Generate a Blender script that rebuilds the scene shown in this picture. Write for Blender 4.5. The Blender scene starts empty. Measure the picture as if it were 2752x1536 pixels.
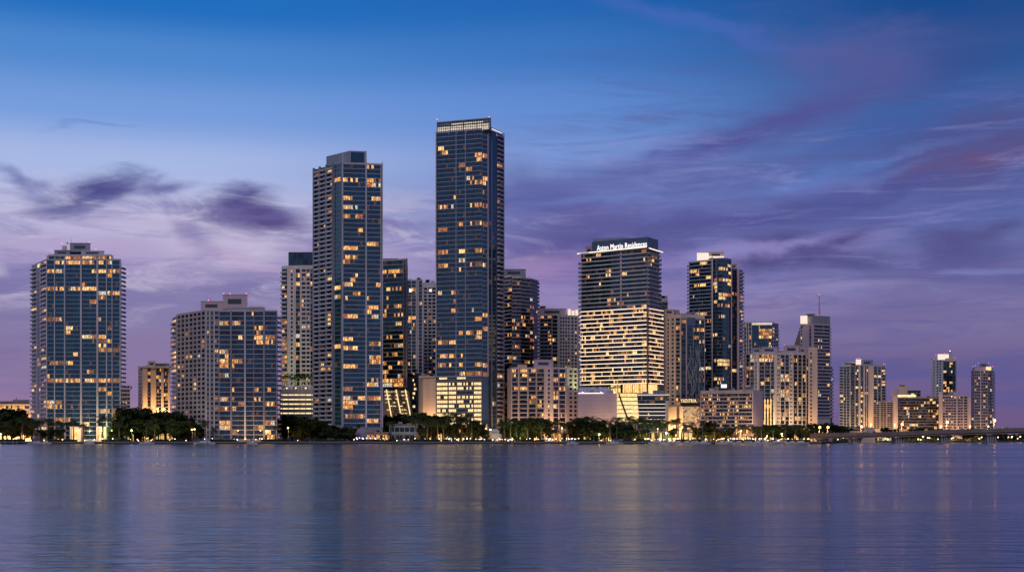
import bpy, math, random
from mathutils import Vector
R = random.Random(7)
S = bpy.context.scene
COL = S.collection
HZ, F, CX, CZ = 1180.0, 3600.0, 1376.0, 3.0
GZ = 1.5                                  # level of the land

def W(px, Y): return (px-CX)/F*Y
def ZZ(py, Y): return CZ-(py-HZ)/F*Y
def lin(c):
    return tuple(((v/255)/12.92 if v/255 <= .04045 else ((v/255+.055)/1.055)**2.4) for v in c)

# ------------------------------------------------------------------ materials
def nt_new(name):
    m = bpy.data.materials.new(name); m.use_nodes = True
    return m, m.node_tree, m.node_tree.nodes['Principled BSDF']
def L(nt, a, b): nt.links.new(a, b)
def wall_mat(name, col, rough=.8, var=.25, scale=.15, spec=.3):
    m, nt, p = nt_new(name)
    tc = nt.nodes.new('ShaderNodeTexCoord'); mp = nt.nodes.new('ShaderNodeMapping'); mp.inputs['Scale'].default_value = (1, 1, .18)
    n1 = nt.nodes.new('ShaderNodeTexNoise'); n1.inputs['Scale'].default_value = scale; n1.inputs['Detail'].default_value = 6
    cr = nt.nodes.new('ShaderNodeValToRGB')
    cr.color_ramp.elements[0].position = .3; cr.color_ramp.elements[1].position = .75
    cr.color_ramp.elements[0].color = tuple(c*(1-var) for c in col)+(1,)
    cr.color_ramp.elements[1].color = tuple(min(1, c*(1+var*.5)) for c in col)+(1,)
    L(nt, tc.outputs['Object'], mp.inputs[0]); L(nt, mp.outputs[0], n1.inputs[0]); L(nt, n1.outputs[0], cr.inputs[0])
    L(nt, cr.outputs[0], p.inputs['Base Color'])
    p.inputs['Roughness'].default_value = rough; p.inputs['Specular IOR Level'].default_value = spec
    return m
def glass_mat(name, col, ior=1.9, rough=.07, tint=(.38, .75, .95)):
    m, nt, p = nt_new(name)
    tc = nt.nodes.new('ShaderNodeTexCoord'); n1 = nt.nodes.new('ShaderNodeTexNoise')
    n1.inputs['Scale'].default_value = .35; n1.inputs['Detail'].default_value = 3
    cr = nt.nodes.new('ShaderNodeValToRGB')
    cr.color_ramp.elements[0].position = .35; cr.color_ramp.elements[1].position = .7
    cr.color_ramp.elements[0].color = tuple(c*.6 for c in col)+(1,); cr.color_ramp.elements[1].color = tuple(c*1.35 for c in col)+(1,)
    b = nt.nodes.new('ShaderNodeBump'); b.inputs['Strength'].default_value = .25; b.inputs['Distance'].default_value = .02
    L(nt, tc.outputs['Object'], n1.inputs[0]); L(nt, n1.outputs[0], cr.inputs[0]); L(nt, cr.outputs[0], p.inputs['Base Color'])
    L(nt, n1.outputs[0], b.inputs['Height']); L(nt, b.outputs[0], p.inputs['Normal'])
    p.inputs['IOR'].default_value = ior; p.inputs['Roughness'].default_value = rough; p.inputs['Specular Tint'].default_value = tint+(1,)
    return m
def lit_mat(name, c0, c1, s, contrast=1.0):
    """a lit room seen through its window: curtains, lamps and furniture break up the light"""
    m, nt, p = nt_new(name)
    tc = nt.nodes.new('ShaderNodeTexCoord'); mp = nt.nodes.new('ShaderNodeMapping'); mp.inputs['Scale'].default_value = (1.7, 1.7, .8)
    n1 = nt.nodes.new('ShaderNodeTexNoise'); n1.inputs['Scale'].default_value = .9; n1.inputs['Detail'].default_value = 3
    mr = nt.nodes.new('ShaderNodeMapRange'); mr.inputs[1].default_value = .36; mr.inputs[2].default_value = .62
    mr.inputs[3].default_value = s*(.22 if contrast > .5 else .7); mr.inputs[4].default_value = s
    cr = nt.nodes.new('ShaderNodeValToRGB'); cr.color_ramp.elements[0].position = .35; cr.color_ramp.elements[1].position = .65
    cr.color_ramp.elements[0].color = c0+(1,); cr.color_ramp.elements[1].color = c1+(1,)
    L(nt, tc.outputs['Object'], mp.inputs[0]); L(nt, mp.outputs[0], n1.inputs[0]); L(nt, n1.outputs[0], mr.inputs[0]); L(nt, n1.outputs[0], cr.inputs[0])
    L(nt, cr.outputs[0], p.inputs['Emission Color']); L(nt, mr.outputs[0], p.inputs['Emission Strength'])
    p.inputs['Base Color'].default_value = (.05, .04, .03, 1); p.inputs['Roughness'].default_value = .2
    m.cycles.emission_sampling = 'NONE'
    return m
def emit_mat(name, col, s):
    m, nt, p = nt_new(name)
    p.inputs['Base Color'].default_value = (.5, .5, .5, 1)
    p.inputs['Emission Color'].default_value = col+(1,); p.inputs['Emission Strength'].default_value = s
    m.cycles.emission_sampling = 'NONE'
    return m
M = {
 'white': wall_mat('pale_concrete', (.36, .36, .39)),
 'offwhite': wall_mat('off_white_stucco', (.46, .42, .41)),
 'beige': wall_mat('beige_stucco', (.44, .34, .27)),
 'pink': wall_mat('pink_stucco', (.43, .345, .315)),
 'mauve': wall_mat('mauve_render', (.36, .29, .33), var=.12),
 'grey': wall_mat('grey_concrete', (.20, .20, .23)),
 'bluegrey': wall_mat('blue_grey_metal', (.17, .20, .25), rough=.5),
 'slab': wall_mat('slab_edge_concrete', (.22, .25, .30), rough=.6),
 'slabdark': wall_mat('dark_slab_edge', (.11, .125, .16), rough=.5),
 'brown': wall_mat('brown_concrete', (.17, .13, .12)),
 'tan': wall_mat('tan_slab_edge', (.36, .29, .26)),
 'dark': wall_mat('dark_metal', (.035, .04, .055), rough=.45),
 'steel': wall_mat('navy_cladding', (.05, .08, .14), rough=.35, spec=.6),
 'frame': wall_mat('window_frame_metal', (.012, .022, .038), rough=.5),
 'framelight': wall_mat('pale_window_frame', (.20, .20, .22), rough=.5),
 'gb0': glass_mat('blue_glass', (.004, .024, .056)),
 'gb1': glass_mat('deep_blue_glass', (.006, .014, .027)),
 'gb2': glass_mat('teal_glass', (.008, .038, .050)),
 'gd0': glass_mat('dark_glass', (.010, .013, .020), 1.6, tint=(.6,.75,1.)),
 'gd1': glass_mat('black_glass', (.006, .007, .011), 1.5, tint=(.6,.75,1.)),
 'gd2': glass_mat('curtained_glass', (.055, .052, .058), 1.6, tint=(.7,.75,1.)),
 'gg0': glass_mat('green_glass', (.014, .060, .050), 1.8),
 'gg1': glass_mat('dark_green_glass', (.008, .034, .032), 1.7),
 'w0': lit_mat('warm_lit_room', (.85, .27, .05), (1.0, .56, .17), 1.6),
 'w1': lit_mat('amber_lit_room', (.75, .22, .04), (1.0, .46, .11), 1.25),
 'w2': lit_mat('yellow_lit_room', (1.0, .45, .10), (1.0, .70, .28), 1.8),
 'w3': lit_mat('dim_lit_room', (.40, .13, .04), (.75, .34, .12), .40),
 'w4': lit_mat('cool_lit_room', (.75, .62, .42), (1.0, .92, .75), 1.0),
 'w5': lit_mat('red_lit_room', (.60, .10, .05), (.90, .33, .14), .75),
 'w7': lit_mat('deep_amber_room', (.60, .20, .04), (.95, .42, .12), .62),
 'w6': lit_mat('faintly_lit_room', (.16, .06, .02), (.36, .17, .07), .28),
 'of': lit_mat('office_lit_room', (.95, .55, .20), (1.0, .78, .38), 1.5, .3),
 'gar': lit_mat('garage_lit_level', (.90, .62, .26), (1.0, .82, .46), 1.5, .3),
 'led': emit_mat('white_light_strip', (1.0, .80, .62), 1.25),
 'ledw': emit_mat('warm_white_light_strip', (1.0, .76, .52), 1.8),
 'sign': emit_mat('white_sign_light', (1.0, .95, .88), 1.25),
 'gold': lit_mat('gold_lit_lobby', (.85, .42, .10), (1.0, .70, .28), 1.6, .3),
 'amber': emit_mat('amber_lamp', (1.0, .45, .12), 9),
 'orange': emit_mat('orange_sodium_lamp', (1.0, .36, .08), 14),
 'warm': emit_mat('warm_lamp', (1.0, .66, .30), 8),
 'yel': emit_mat('yellow_green_lamp', (.95, 1.0, .30), 12),
 'cool': emit_mat('white_lamp', (.8, .9, 1.0), 7),
 'red': emit_mat('red_beacon', (1.0, .08, .12), 2.5),
 'purple': emit_mat('purple_lamp', (.45, .25, 1.0), 6),
 'crown': lit_mat('lit_roof_screen', (.80, .64, .46), (1.0, .90, .74), .85, .3),
 'whitebox': emit_mat('glowing_roof_panel', (1.0, .74, .50), .85),  # roof parts glow by emission in place of floodlight falling on them
 'boat': wall_mat('white_boat_gelcoat', (.45, .46, .5), rough=.3),
 'bridgepar': wall_mat('bridge_parapet_concrete', (.13, .11, .105)),
 'asphalt': wall_mat('asphalt', (.05, .05, .05)),
 'carpaint': wall_mat('car_paint', (.12, .12, .14), rough=.3),
}
M['ledw'].cycles.emission_sampling = 'FRONT_BACK'
def leaf_mat(name, a, b):
    m, nt, p = nt_new(name)
    g = nt.nodes.new('ShaderNodeNewGeometry'); cr = nt.nodes.new('ShaderNodeValToRGB')
    cr.color_ramp.elements[0].color = a+(1,); cr.color_ramp.elements[1].color = b+(1,)
    L(nt, g.outputs['Random Per Island'], cr.inputs[0]); L(nt, cr.outputs[0], p.inputs['Base Color'])
    p.inputs['Roughness'].default_value = .7; p.inputs['Specular IOR Level'].default_value = .15
    return m
M['leaf'] = leaf_mat('tree_foliage', (.008, .014, .005), (.042, .062, .018))
M['leafb'] = leaf_mat('olive_foliage', (.010, .014, .005), (.052, .058, .016))
M['palm'] = leaf_mat('palm_fronds', (.010, .018, .006), (.045, .07, .02))
M['bark'] = wall_mat('bark', (.07, .055, .045), scale=2)

# ------------------------------------------------------------------ mesh builder
class MB:
    def __init__(s): s.v = []; s.f = []; s.m = []; s.mats = []
    def mi(s, m):
        if m not in s.mats: s.mats.append(m)
        return s.mats.index(m)
    def quad(s, pts, m):
        n = len(s.v); s.v += [tuple(p) for p in pts]; s.f.append(tuple(range(n, n+len(pts)))); s.m.append(s.mi(m))
    def hexa(s, c, m):                     # 8 corners: bottom 4 then top 4
        n = len(s.v); s.v += [tuple(p) for p in c]; k = s.mi(m)
        for f in ((3, 2, 1, 0), (4, 5, 6, 7), (0, 1, 5, 4), (1, 2, 6, 5), (2, 3, 7, 6), (3, 0, 4, 7)):
            s.f.append(tuple(n+i for i in f)); s.m.append(k)
    def box(s, x0, x1, y0, y1, z0, z1, m):
        s.hexa([(x0, y0, z0), (x1, y0, z0), (x1, y1, z0), (x0, y1, z0), (x0, y0, z1), (x1, y0, z1), (x1, y1, z1), (x0, y1, z1)], m)
    def prism(s, pts, z0, z1, m):
        n = len(s.v); k = len(pts); q = s.mi(m)
        s.v += [(x, y, z0) for x, y in pts]+[(x, y, z1) for x, y in pts]
        s.f.append(tuple(range(n+k-1, n-1, -1))); s.m.append(q); s.f.append(tuple(range(n+k, n+2*k))); s.m.append(q)
        for i in range(k):
            j = (i+1) % k; s.f.append((n+i, n+j, n+k+j, n+k+i)); s.m.append(q)
    def tube(s, a, b, r0, r1, m, k=6):
        a = Vector(a); b = Vector(b); d = (b-a).normalized()
        t = Vector((1, 0, 0)) if abs(d.z) > .9 else Vector((0, 0, 1))
        u = d.cross(t).normalized(); w = d.cross(u)
        n = len(s.v); q = s.mi(m)
        for p, r in ((a, r0), (b, r1)):
            for i in range(k):
                an = 2*math.pi*i/k; s.v.append(tuple(p+u*(r*math.cos(an))+w*(r*math.sin(an))))
        for i in range(k):
            j = (i+1) % k; s.f.append((n+i, n+j, n+k+j, n+k+i)); s.m.append(q)
        s.f.append(tuple(n+i for i in range(k))[::-1]); s.m.append(q); s.f.append(tuple(n+k+i for i in range(k))); s.m.append(q)
    def ball(s, c, r, m, a=8, b=5, sz=1.0):
        n = len(s.v); q = s.mi(m); cx, cy, cz = c
        s.v.append((cx, cy, cz-r*sz))
        for i in range(1, b):
            t = -math.pi/2+math.pi*i/b
            for j in range(a):
                o = 2*math.pi*j/a; s.v.append((cx+r*math.cos(t)*math.cos(o), cy+r*math.cos(t)*math.sin(o), cz+r*sz*math.sin(t)))
        s.v.append((cx, cy, cz+r*sz)); e = len(s.v)-1
        for j in range(a):
            k = (j+1) % a
            s.f.append((n, n+1+k, n+1+j)); s.m.append(q); s.f.append((e, e-a+j, e-a+k)); s.m.append(q)
            for i in range(b-2):
                p = n+1+i*a; s.f.append((p+j, p+k, p+a+k, p+a+j)); s.m.append(q)
    def join(s, o):
        n = len(s.v); s.v += o.v; mp = [s.mi(m) for m in o.mats]
        s.f += [tuple(i+n for i in f) for f in o.f]; s.m += [mp[i] for i in o.m]
    def build(s, name, parent=None, off=(0, 0, 0)):
        me = bpy.data.meshes.new(name)
        ox, oy, oz = off
        me.from_pydata([(x-ox, y-oy, z-oz) for x, y, z in s.v], [], s.f)
        for m in s.mats: me.materials.append(M[m])
        me.polygons.foreach_set('material_index', s.m)
        o = bpy.data.objects.new(name, me); COL.objects.link(o)
        if parent is not None: o.parent = parent
        return o
def tag(o, label=None, cat=None, group=None, kind=None):
    for k, v in (('label', label), ('category', cat), ('group', group), ('kind', kind)):
        if v: o[k] = v
    return o
def empty(name, loc, label, cat, group=None):
    o = bpy.data.objects.new(name, None); COL.objects.link(o); o.location = loc; o.empty_display_size = 1
    return tag(o, label, cat, group)

# ------------------------------------------------------------------ buildings
class Frame:                               # a vertical face from A to B, each (px, Y); left to right as seen
    def __init__(s, A, B):
        s.A, s.B = A, B
        s.a = Vector((W(*A), A[1])); s.b = Vector((W(*B), B[1]))
        d = s.b-s.a; s.len = d.length; s.u = d/s.len; s.n = Vector((s.u.y, -s.u.x))
    def at(s, px):
        k = (px-CX)/F                      # the ray x = k*y meets the face
        d = s.u.x-k*s.u.y
        return (k*s.a.y-s.a.x)/d
    def p(s, u, n, z):
        q = s.a+s.u*u+s.n*n; return (q.x, q.y, z)
    def box(s, mb, u0, u1, n0, n1, z0, z1, m):
        mb.hexa([s.p(u0, n1, z0), s.p(u1, n1, z0), s.p(u1, n0, z0), s.p(u0, n0, z0),
                 s.p(u0, n1, z1), s.p(u1, n1, z1), s.p(u1, n0, z1), s.p(u0, n0, z1)], m)
    def q(s, mb, u0, u1, n, z0, z1, m):
        mb.quad([s.p(u0, n, z0), s.p(u1, n, z0), s.p(u1, n, z1), s.p(u0, n, z1)], m)

class Bld:
    def __init__(s, name, label, px, Y, cat='building', lit=(), p=.12, glass=('gb0', 'gb1', 'gb2'), warm=('w0', 'w0', 'w1', 'w1', 'w2', 'w0', 'w3', 'w7', 'w7', 'w4', 'w5'), frame='frame', seed=0, group=None, z=GZ):
        s.o = (W(px, Y), Y, z); s.root = empty(name, s.o, label, cat, group)
        s.lit = lit; s.pr = p; s.glass = glass; s.warm = warm; s.fr = frame; s.parts = {}; s.R = random.Random(seed*31+5)
    def one(s, name, mb, label=None):
        o = mb.build(name, s.root, s.o)
        if label: o['label'] = label
        return o
    def body(s, pts, ytop, ybot=None, mat='white', name='body', Yr=None):
        Yr = Yr or pts[0][1]
        z1 = ZZ(ytop, Yr); z0 = GZ-.5 if ybot is None else ZZ(ybot, Yr)
        mb = MB(); mb.prism([(W(*p), p[1]) for p in pts], z0, z1, mat); o = s.one(name, mb)
        if name == 'body':
            xa, xb = W(*pts[0]), W(*pts[-3]); ym = max(p[1] for p in pts[:-2])+5
            for i in range(s.R.randint(3, 5)):
                x = xa+(xb-xa)*s.R.uniform(.15, .85); w = s.R.uniform(.8, 2.2); mb = MB(); mb.box(x-w, x+w, ym, ym+3, z1, z1+s.R.uniform(1.6, 3.2), s.R.choice(('grey', 'bluegrey', 'mauve'))); s.one('roof_unit', mb)
            x = xa+(xb-xa)*s.R.uniform(.2, .8); mb = MB(); mb.tube((x, ym+1, z1), (x, ym+1, z1+s.R.uniform(4, 7)), .14, .08, 'grey', 5); s.one('antenna', mb)
        return o
    def block(s, x0, x1, Y, d, ytop, ybot, mat='grey', name='penthouse', k=1.0):
        mb = MB(); z0, z1 = ZZ(ybot, Y), ZZ(ytop, Y)
        mb.prism([(W(x0, Y), Y), (W(x1, Y), Y), (W(x1, Y+d), Y+d), (W(x0, Y+d), Y+d)], z0, z1, mat)
        if z1-z0 > 2.5 and W(x1, Y)-W(x0, Y) > 4 and name in ('penthouse', 'roof_box'):   # coping and louvre band
            mb.box(W(x0, Y)-.25, W(x1, Y)+.25, Y-.25, Y-.003, z1-.5, z1+.15, mat)
            w = W(x1, Y)-W(x0, Y)
            mb.box(W(x0, Y)+w*.2, W(x1, Y)-w*.25, Y-.12, Y-.003, z0+(z1-z0)*.35, z0+(z1-z0)*.7, 'dark')
        return s.one(name, mb)
    def add(s, kind, mb, area): s.parts.setdefault(kind, []).append((area, mb))
    def islit(s, x, y, z):
        px = CX+F*x/y; py = HZ-F*(z-CZ)/y
        for r in s.lit:
            if r[0] <= px <= r[2] and r[1] <= py <= r[3]: return True
        return False
    def window(s, f, u0, u1, z0, z1, npane, lit=None, out=.02, pr=None, mats=None):
        mb = MB(); f.box(mb, u0, u1, out-.1, out+.06, z0, z1, s.fr)
        w = (u1-u0)/npane; c = f.p((u0+u1)/2, 0, (z0+z1)/2)
        any_lit = False; g = s.glass[s.R.choice((0, 0, 1, 1, 2)) % len(s.glass)]
        rnd = s.R.random() < (s.pr if pr is None else pr); wm = s.R.choice(s.warm); st = s.R.random()
        for i in range(npane):
            a, b = u0+i*w+.07, u0+(i+1)*w-.07
            cc = f.p((a+b)/2, 0, (z0+z1)/2); on = s.islit(*cc) if lit is None else lit
            if (on and s.R.random() < .96) or (rnd and s.R.random() < (.96 if (pr or 0) > .9 else .65)):
                m = s.R.choice(mats) if mats else (wm if s.R.random() < .6 else s.R.choice(s.warm))
                f.q(mb, a, b, out+.09, z0+.08, z1-.08, m)
            else:
                q = s.R.random()
                f.q(mb, a, b, out+.09, z0+.08, z1-.08, g if q < .76 else ('w6' if q > .965 else s.R.choice(s.glass)))
        s.add('window', mb, (u1-u0)*abs(f.u.x)*(z1-z0)/c[1]**2)
    def facade(s, A, B, ytop, ybot, n, cols, slab='slab', sh=.45, so=.35, piers=(), bal=1.6, rail='slab', pm='white', ph=1.05, pr=None, slabx=None, mats=None, ztop_extra=0):
        """cols: (x0, x1, kind, windows, panes); kinds g glass, p punched, b balcony, l loggia"""
        f = Frame(A, B); zt, zb = ZZ(ytop, A[1]), ZZ(ybot, A[1]); h = (zt-zb)/n
        for i in range(n):
            z = zb+i*h
            if slab:
                for (a, b) in (slabx or [(A[0], B[0])]):
                    mb = MB(); u0, u1 = f.at(a), f.at(b); f.box(mb, u0, u1, -.05, so, z-sh*.5, z+sh*.5, slab)
                    s.add('floor_slab', mb, 1)
            for c in cols:
                x0, x1, k, nw, npn = c[:5]; q = c[5] if len(c) > 5 else pr
                u0, u1 = f.at(x0), f.at(x1); w = (u1-u0)/nw
                for j in range(nw):
                    a, b = u0+j*w, u0+(j+1)*w
                    if k == 'g': s.window(f, a+.05, b-.05, z+sh*.5, z+h-sh*.5, npn, pr=q, mats=mats)
                    elif k == 'p': s.window(f, a+w*.22, b-w*.22, z+h*.28, z+h*.82, npn, pr=q, out=.04)
                    elif k == 's': s.window(f, a+w*.08, b-w*.08, z+h*.30, z+h*.85, npn, pr=q, out=.04)
                    elif k in 'bl':
                        s.window(f, a+.15, b-.15, z+.25, z+h-.3, npn, pr=q, out=.02)
                        mb = MB(); e = 0 if k == 'l' else .12
                        f.box(mb, a+e, b-e, .003, bal, z-.14, z+.14, pm)
                        f.box(mb, a+e, b-e, bal-.12, bal, z+.14, z+ph, rail)
                        f.box(mb, a+e, a+e+.12, .003, bal-.12, z+.14, z+ph, rail); f.box(mb, b-e-.12, b-e, .003, bal-.12, z+.14, z+ph, rail)
                        s.add('balcony', mb, w*h*abs(f.u.x))
        if slab:
            mb = MB(); f.box(mb, 0, f.len, -.05, so+.1, zt-.3, zt+.9, slab); s.add('parapet', mb, 1)
        for pc in piers:
            px, wd, out = pc[:3]; m = pc[3] if len(pc) > 3 else 'white'; ex = pc[4] if len(pc) > 4 else .6
            u = f.at(px); hw = wd/2/F*A[1]/max(.3, abs(f.u.x)); mb = MB()
            f.box(mb, max(0, u-hw), min(f.len, u+hw), -.1, out, zb-(0 if ybot < 1170 else .5), zt+ex, m); s.add('pier', mb, 1)
        return f
    def teeth(s, px, Y, side, ytop, ybot, n, out=1.8, dep=6, m='slab', lit=0):
        zt, zb = ZZ(ytop, Y), ZZ(ybot, Y); h = (zt-zb)/n; x = W(px, Y)
        for i in range(n):
            z = zb+i*h; mb = MB(); a, b = sorted((x+side*.003, x+side*out)); y0, y1 = Y+.8, Y+.8+dep
            mb.box(a, b, y0, y1, z, z+.25, m); c, d = sorted((x+side*(out-.12), x+side*out))
            mb.box(c, d, y0, y1, z+.25, z+1.15, m); mb.box(a, b, y0, y0+.12, z+.25, z+1.15, m)
            if lit and s.R.random() < lit:
                mb.box(a+.2, b-.2, y0+1, y0+1.3, z+2.3, z+2.6, 'led')
            s.add('balcony', mb, .5)
    def done(s):
        for k, l in s.parts.items():
            l.sort(key=lambda t: -t[0])
            for a, mb in l[:100]: mb.build(k, s.root, s.o)
            if len(l) > 100:
                t = MB()
                for a, mb in l[100:]: t.join(mb)
                t.build(k, s.root, s.o)['kind'] = 'stuff'
def antenna(b, px, Y, y0, y1, r=.25, m='grey', beacon='red'):
    mb = MB(); x = W(px, Y); z0, z1 = ZZ(y0, Y), ZZ(y1, Y)
    mb.tube((x, Y, z0), (x, Y, z1), r, r*.5, m); b.one('antenna', mb)
    if beacon:
        mb = MB(); mb.ball((x, Y, z1+.3), .45, beacon); b.one('beacon', mb)
def beacon(b, px, Y, py, m='red', r=.4):
    r = min(r, .4)
    mb = MB(); x = W(px, Y); z = ZZ(py, Y); mb.tube((x, Y, z-1.2), (x, Y, z), .12, .12, 'grey'); mb.ball((x, Y, z+r), r, m); b.one('beacon', mb)
def Zr(s, ox, oy, l): return [(ox+a/s, oy+b/s, ox+c/s, oy+d/s) for a, b, c, d in l]

# --- far-left low building behind the trees
b = Bld('low_building', 'low wide building lit orange behind the trees at the far left edge', 30, 1120, seed=1, p=.6, warm=('w1', 'w0'))
b.body([(-120, 1120), (82, 1120), (82, 1160), (-120, 1160)], 1086, mat='beige')
b.facade((-60, 1119.9), (80, 1119.9), 1088, 1130, 3, [(-60, 80, 's', 10, 3)], slab='tan', sh=.4)
b.block(-20, 80, 1124, 30, 1077, 1086, 'brown', 'upper_storey'); b.block(34, 78, 1128, 20, 1073, 1077, 'grey')
antenna(b, 44, 1130, 1073, 1068, .5, beacon=None)
b.done()

# --- left waterfront tower
lit1 = Zr(2.3975, 0, 620, [(420,166,720,222),(305,232,410,262),(592,248,800,287),(305,352,620,392),(638,392,775,424),(640,424,682,452),(275,560,405,592),(430,652,450,678),(530,656,620,690),(638,662,682,690),(638,690,722,722),(585,752,775,782),(305,835,470,862),(565,898,615,928),(285,955,510,984),(540,960,770,987),(640,1018,680,1047),(285,1102,405,1135),(635,1138,770,1170),(360,1192,450,1218),(530,1222,570,1252)])
b = Bld('apartment_tower', 'wide glass tower with white vertical piers, leftmost tower on the waterfront', 205, 950, seed=2, lit=lit1, p=.06)
b.body([(86, 985), (125, 950), (325, 950), (326, 985), (90, 1015)], 699, Yr=950, mat='white')
b.body([(125, 952), (305, 952), (303, 985), (125, 990)], 686, 699, mat='white', name='upper_storey')
b.facade((86, 985), (125, 950), 716, 1180, 41, [(86, 99, 'b', 1, 2, .3), (101, 110, 'g', 1, 2, .15), (112, 125, 'b', 1, 2, .2)], slab='white', rail='white', so=.25, piers=[(100, 3, .4), (111, 3, .4)])
b.facade((125, 950), (325, 950), 699, 1180, 41, [(127, 146, 'g', 1, 3), (149, 172, 'g', 1, 4), (177, 216, 'g', 2, 3), (221, 260, 'g', 2, 3), (265, 285, 'g', 1, 3), (289, 301, 'g', 1, 2), (303, 324, 'g', 1, 3)],
  slab='slab', sh=.42, so=.25, piers=[(126, 3.5, .8), (147.5, 3, .8), (174.5, 3.5, .8), (218.5, 4.5, .9), (262.5, 5, .9), (287, 2.6, .8), (302, 2, .8), (324, 3, .8)])
b.facade((130, 951.9), (300, 951.9), 687, 699, 1, [(131, 146, 'g', 1, 3), (149, 172, 'g', 1, 3), (176, 216, 'g', 2, 3), (221, 260, 'g', 2, 3), (265, 299, 'g', 2, 3)], slab='white')
b.teeth(86, 986, -1, 716, 1180, 41, 1.3, 7, 'slab', .1); b.teeth(325, 951, 1, 710, 1180, 40, 1.5, 7, 'grey')
b.block(218, 280, 953, 22, 674, 686, 'white', 'roof_box'); b.block(188, 243, 960, 15, 653, 676, 'bluegrey'); b.block(146, 188, 958, 18, 672, 686, 'grey', 'roof_box')
b.block(168, 180, 958, 8, 660, 672, 'pink', 'roof_box')
antenna(b, 192, 962, 653, 640, .12, beacon=None); antenna(b, 166, 958, 672, 655, .15); beacon(b, 240, 962, 652); beacon(b, 257, 956, 672); antenna(b, 181, 962, 655, 651, .8, beacon=None)
for x0, x1 in ((188, 218), (259, 285)):                      # warm arched entrances at the foot
    f = Frame((125, 946), (325, 946)); mb = MB(); u0, u1 = f.at(x0), f.at(x1); um = (u0+u1)/2; z0, z1 = GZ, ZZ(1147, 946)
    f.box(mb, u0, u1, -3.7, .3, z1-.8, z1+.3, 'offwhite')
    for a in (u0, u1-.9): f.box(mb, a, a+.9, -3.7, .3, z0, z1-.8, 'offwhite')
    f.q(mb, u0+.9, u1-.9, -2.0, z0, z1-.8, 'gold')
    for t in range(9):                                        # arch ring
        a0, a1 = math.pi*t/9, math.pi*(t+1)/9; r = (u1-u0)*.27
        f.box(mb, um+r*math.cos(a1), um+r*math.cos(a0), -.5, .2, z0+2.6+r*min(math.sin(a0), math.sin(a1)), z0+3.1+r*max(math.sin(a0), math.sin(a1)), 'offwhite')
    b.one('entrance', mb)
b.done()
# --- small block behind it
b = Bld('apartment_block', 'small pale gridded block just right of the leftmost waterfront tower', 338, 1150, seed=3, p=.12, glass=('gd0', 'gd2'))
b.body([(318, 1150), (350, 1150), (350, 1190), (318, 1190)], 1044, mat='mauve')
b.facade((318, 1149.9), (350, 1149.9), 1045, 1130, 8, [(319, 349, 's', 4, 2)], slab='mauve', sh=.5)
b.done()
# --- warm floodlit block
b = Bld('apartment_block', 'short beige block with floodlit vertical wall strips above the dark trees', 415, 1120, seed=4, p=.25, glass=('gd0', 'gd1'))
b.body([(371, 1125), (382, 1115), (457, 1120), (457, 1165), (374, 1165)], 985, Yr=1118, mat='beige')
b.facade((383, 1114.9), (457, 1119.9), 988, 1112, 13, [(397, 405, 'g', 1, 2, .3), (420, 433, 'g', 2, 2, .5), (440, 451, 'g', 1, 3, .6)], slab=None, piers=[(390, 12, .9, 'beige'), (412, 13, .9, 'beige'), (436.5, 6, .9, 'beige'), (454.5, 4, .9, 'beige')])
b.facade((371, 1125), (382, 1115), 990, 1112, 13, [(372, 381, 's', 1, 2, .1)], slab=None)
b.block(397, 418, 1122, 20, 970, 985, 'beige'); b.block(418, 455, 1124, 20, 976, 985, 'grey', 'roof_box')
mb = MB(); mb.box(W(371, 1114), W(458, 1114), 1113.2, 1118, ZZ(988, 1118), ZZ(984, 1118), 'tan'); b.one('parapet', mb)
b.done()
# --- square-windowed block
lit3 = Zr(3.1256, 350, 760, [(715,318,830,357),(850,326,920,360),(1130,298,1210,330),(1035,373,1120,404),(905,446,940,472),(1035,450,1215,492),(1060,494,1195,534),(715,560,830,594),(1060,618,1225,650),(725,646,830,674),(855,648,945,672),(745,684,830,714),(850,688,880,714),(1035,698,1060,722),(745,766,830,797),(1035,778,1065,802),(1165,780,1220,807),(850,888,880,914),(1035,888,1080,917),(715,966,835,1002),(855,968,880,1002),(1130,1008,1225,1047),(715,1048,830,1082),(1125,1098,1160,1127),(690,1170,865,1207),(1125,1173,1215,1207),(700,1213,860,1242),(1035,1213,1110,1242),(855,1260,930,1287),(1035,1258,1110,1287),(1155,1260,1215,1302),
 (465,400,505,440),(465,585,605,625),(575,540,630,565),(575,660,630,685),(400,680,445,705),(400,755,445,780),(500,820,565,850),(400,1020,460,1045),(575,1010,605,1040),(465,1060,500,1090),(530,1135,570,1165),(350,620,395,670)])
b = Bld('apartment_block', 'broad waterfront block, square punched windows on its left side and glass on its right', 600, 930, seed=5, lit=lit3, p=.04)
b.body([(463, 985), (474, 966), (553, 932), (590, 928), (745, 928), (746, 960), (480, 1000)], 835, Yr=928, mat='grey')
b.facade((463, 985), (474, 966), 862, 1172, 26, [(463.5, 473.5, 'b', 1, 2, .35)], slab=None, rail='white', mats=('w4', 'w0', 'w2'))
b.glass = ('gd0', 'gd1', 'gd2')
b.facade((474, 966), (553, 932), 847, 1175, 27, [(476, 552, 'p', 7, 1, .12)], slab='tan', sh=.5, so=.15, piers=[(474+11.3*i, 3, .12, 'tan', 0) for i in range(1, 7)])
b.facade((553, 932), (590, 928), 836, 1180, 27, [(555, 563, 'p', 1, 1, .06), (565, 575, 'p', 1, 1, .06), (577, 588, 's', 1, 2, .1)], slab=None, piers=[(564, 2, .15, 'offwhite'), (576, 2.5, .2, 'offwhite'), (554, 3, .25, 'offwhite')])
b.glass = ('gb0', 'gb1', 'gd0')
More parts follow.
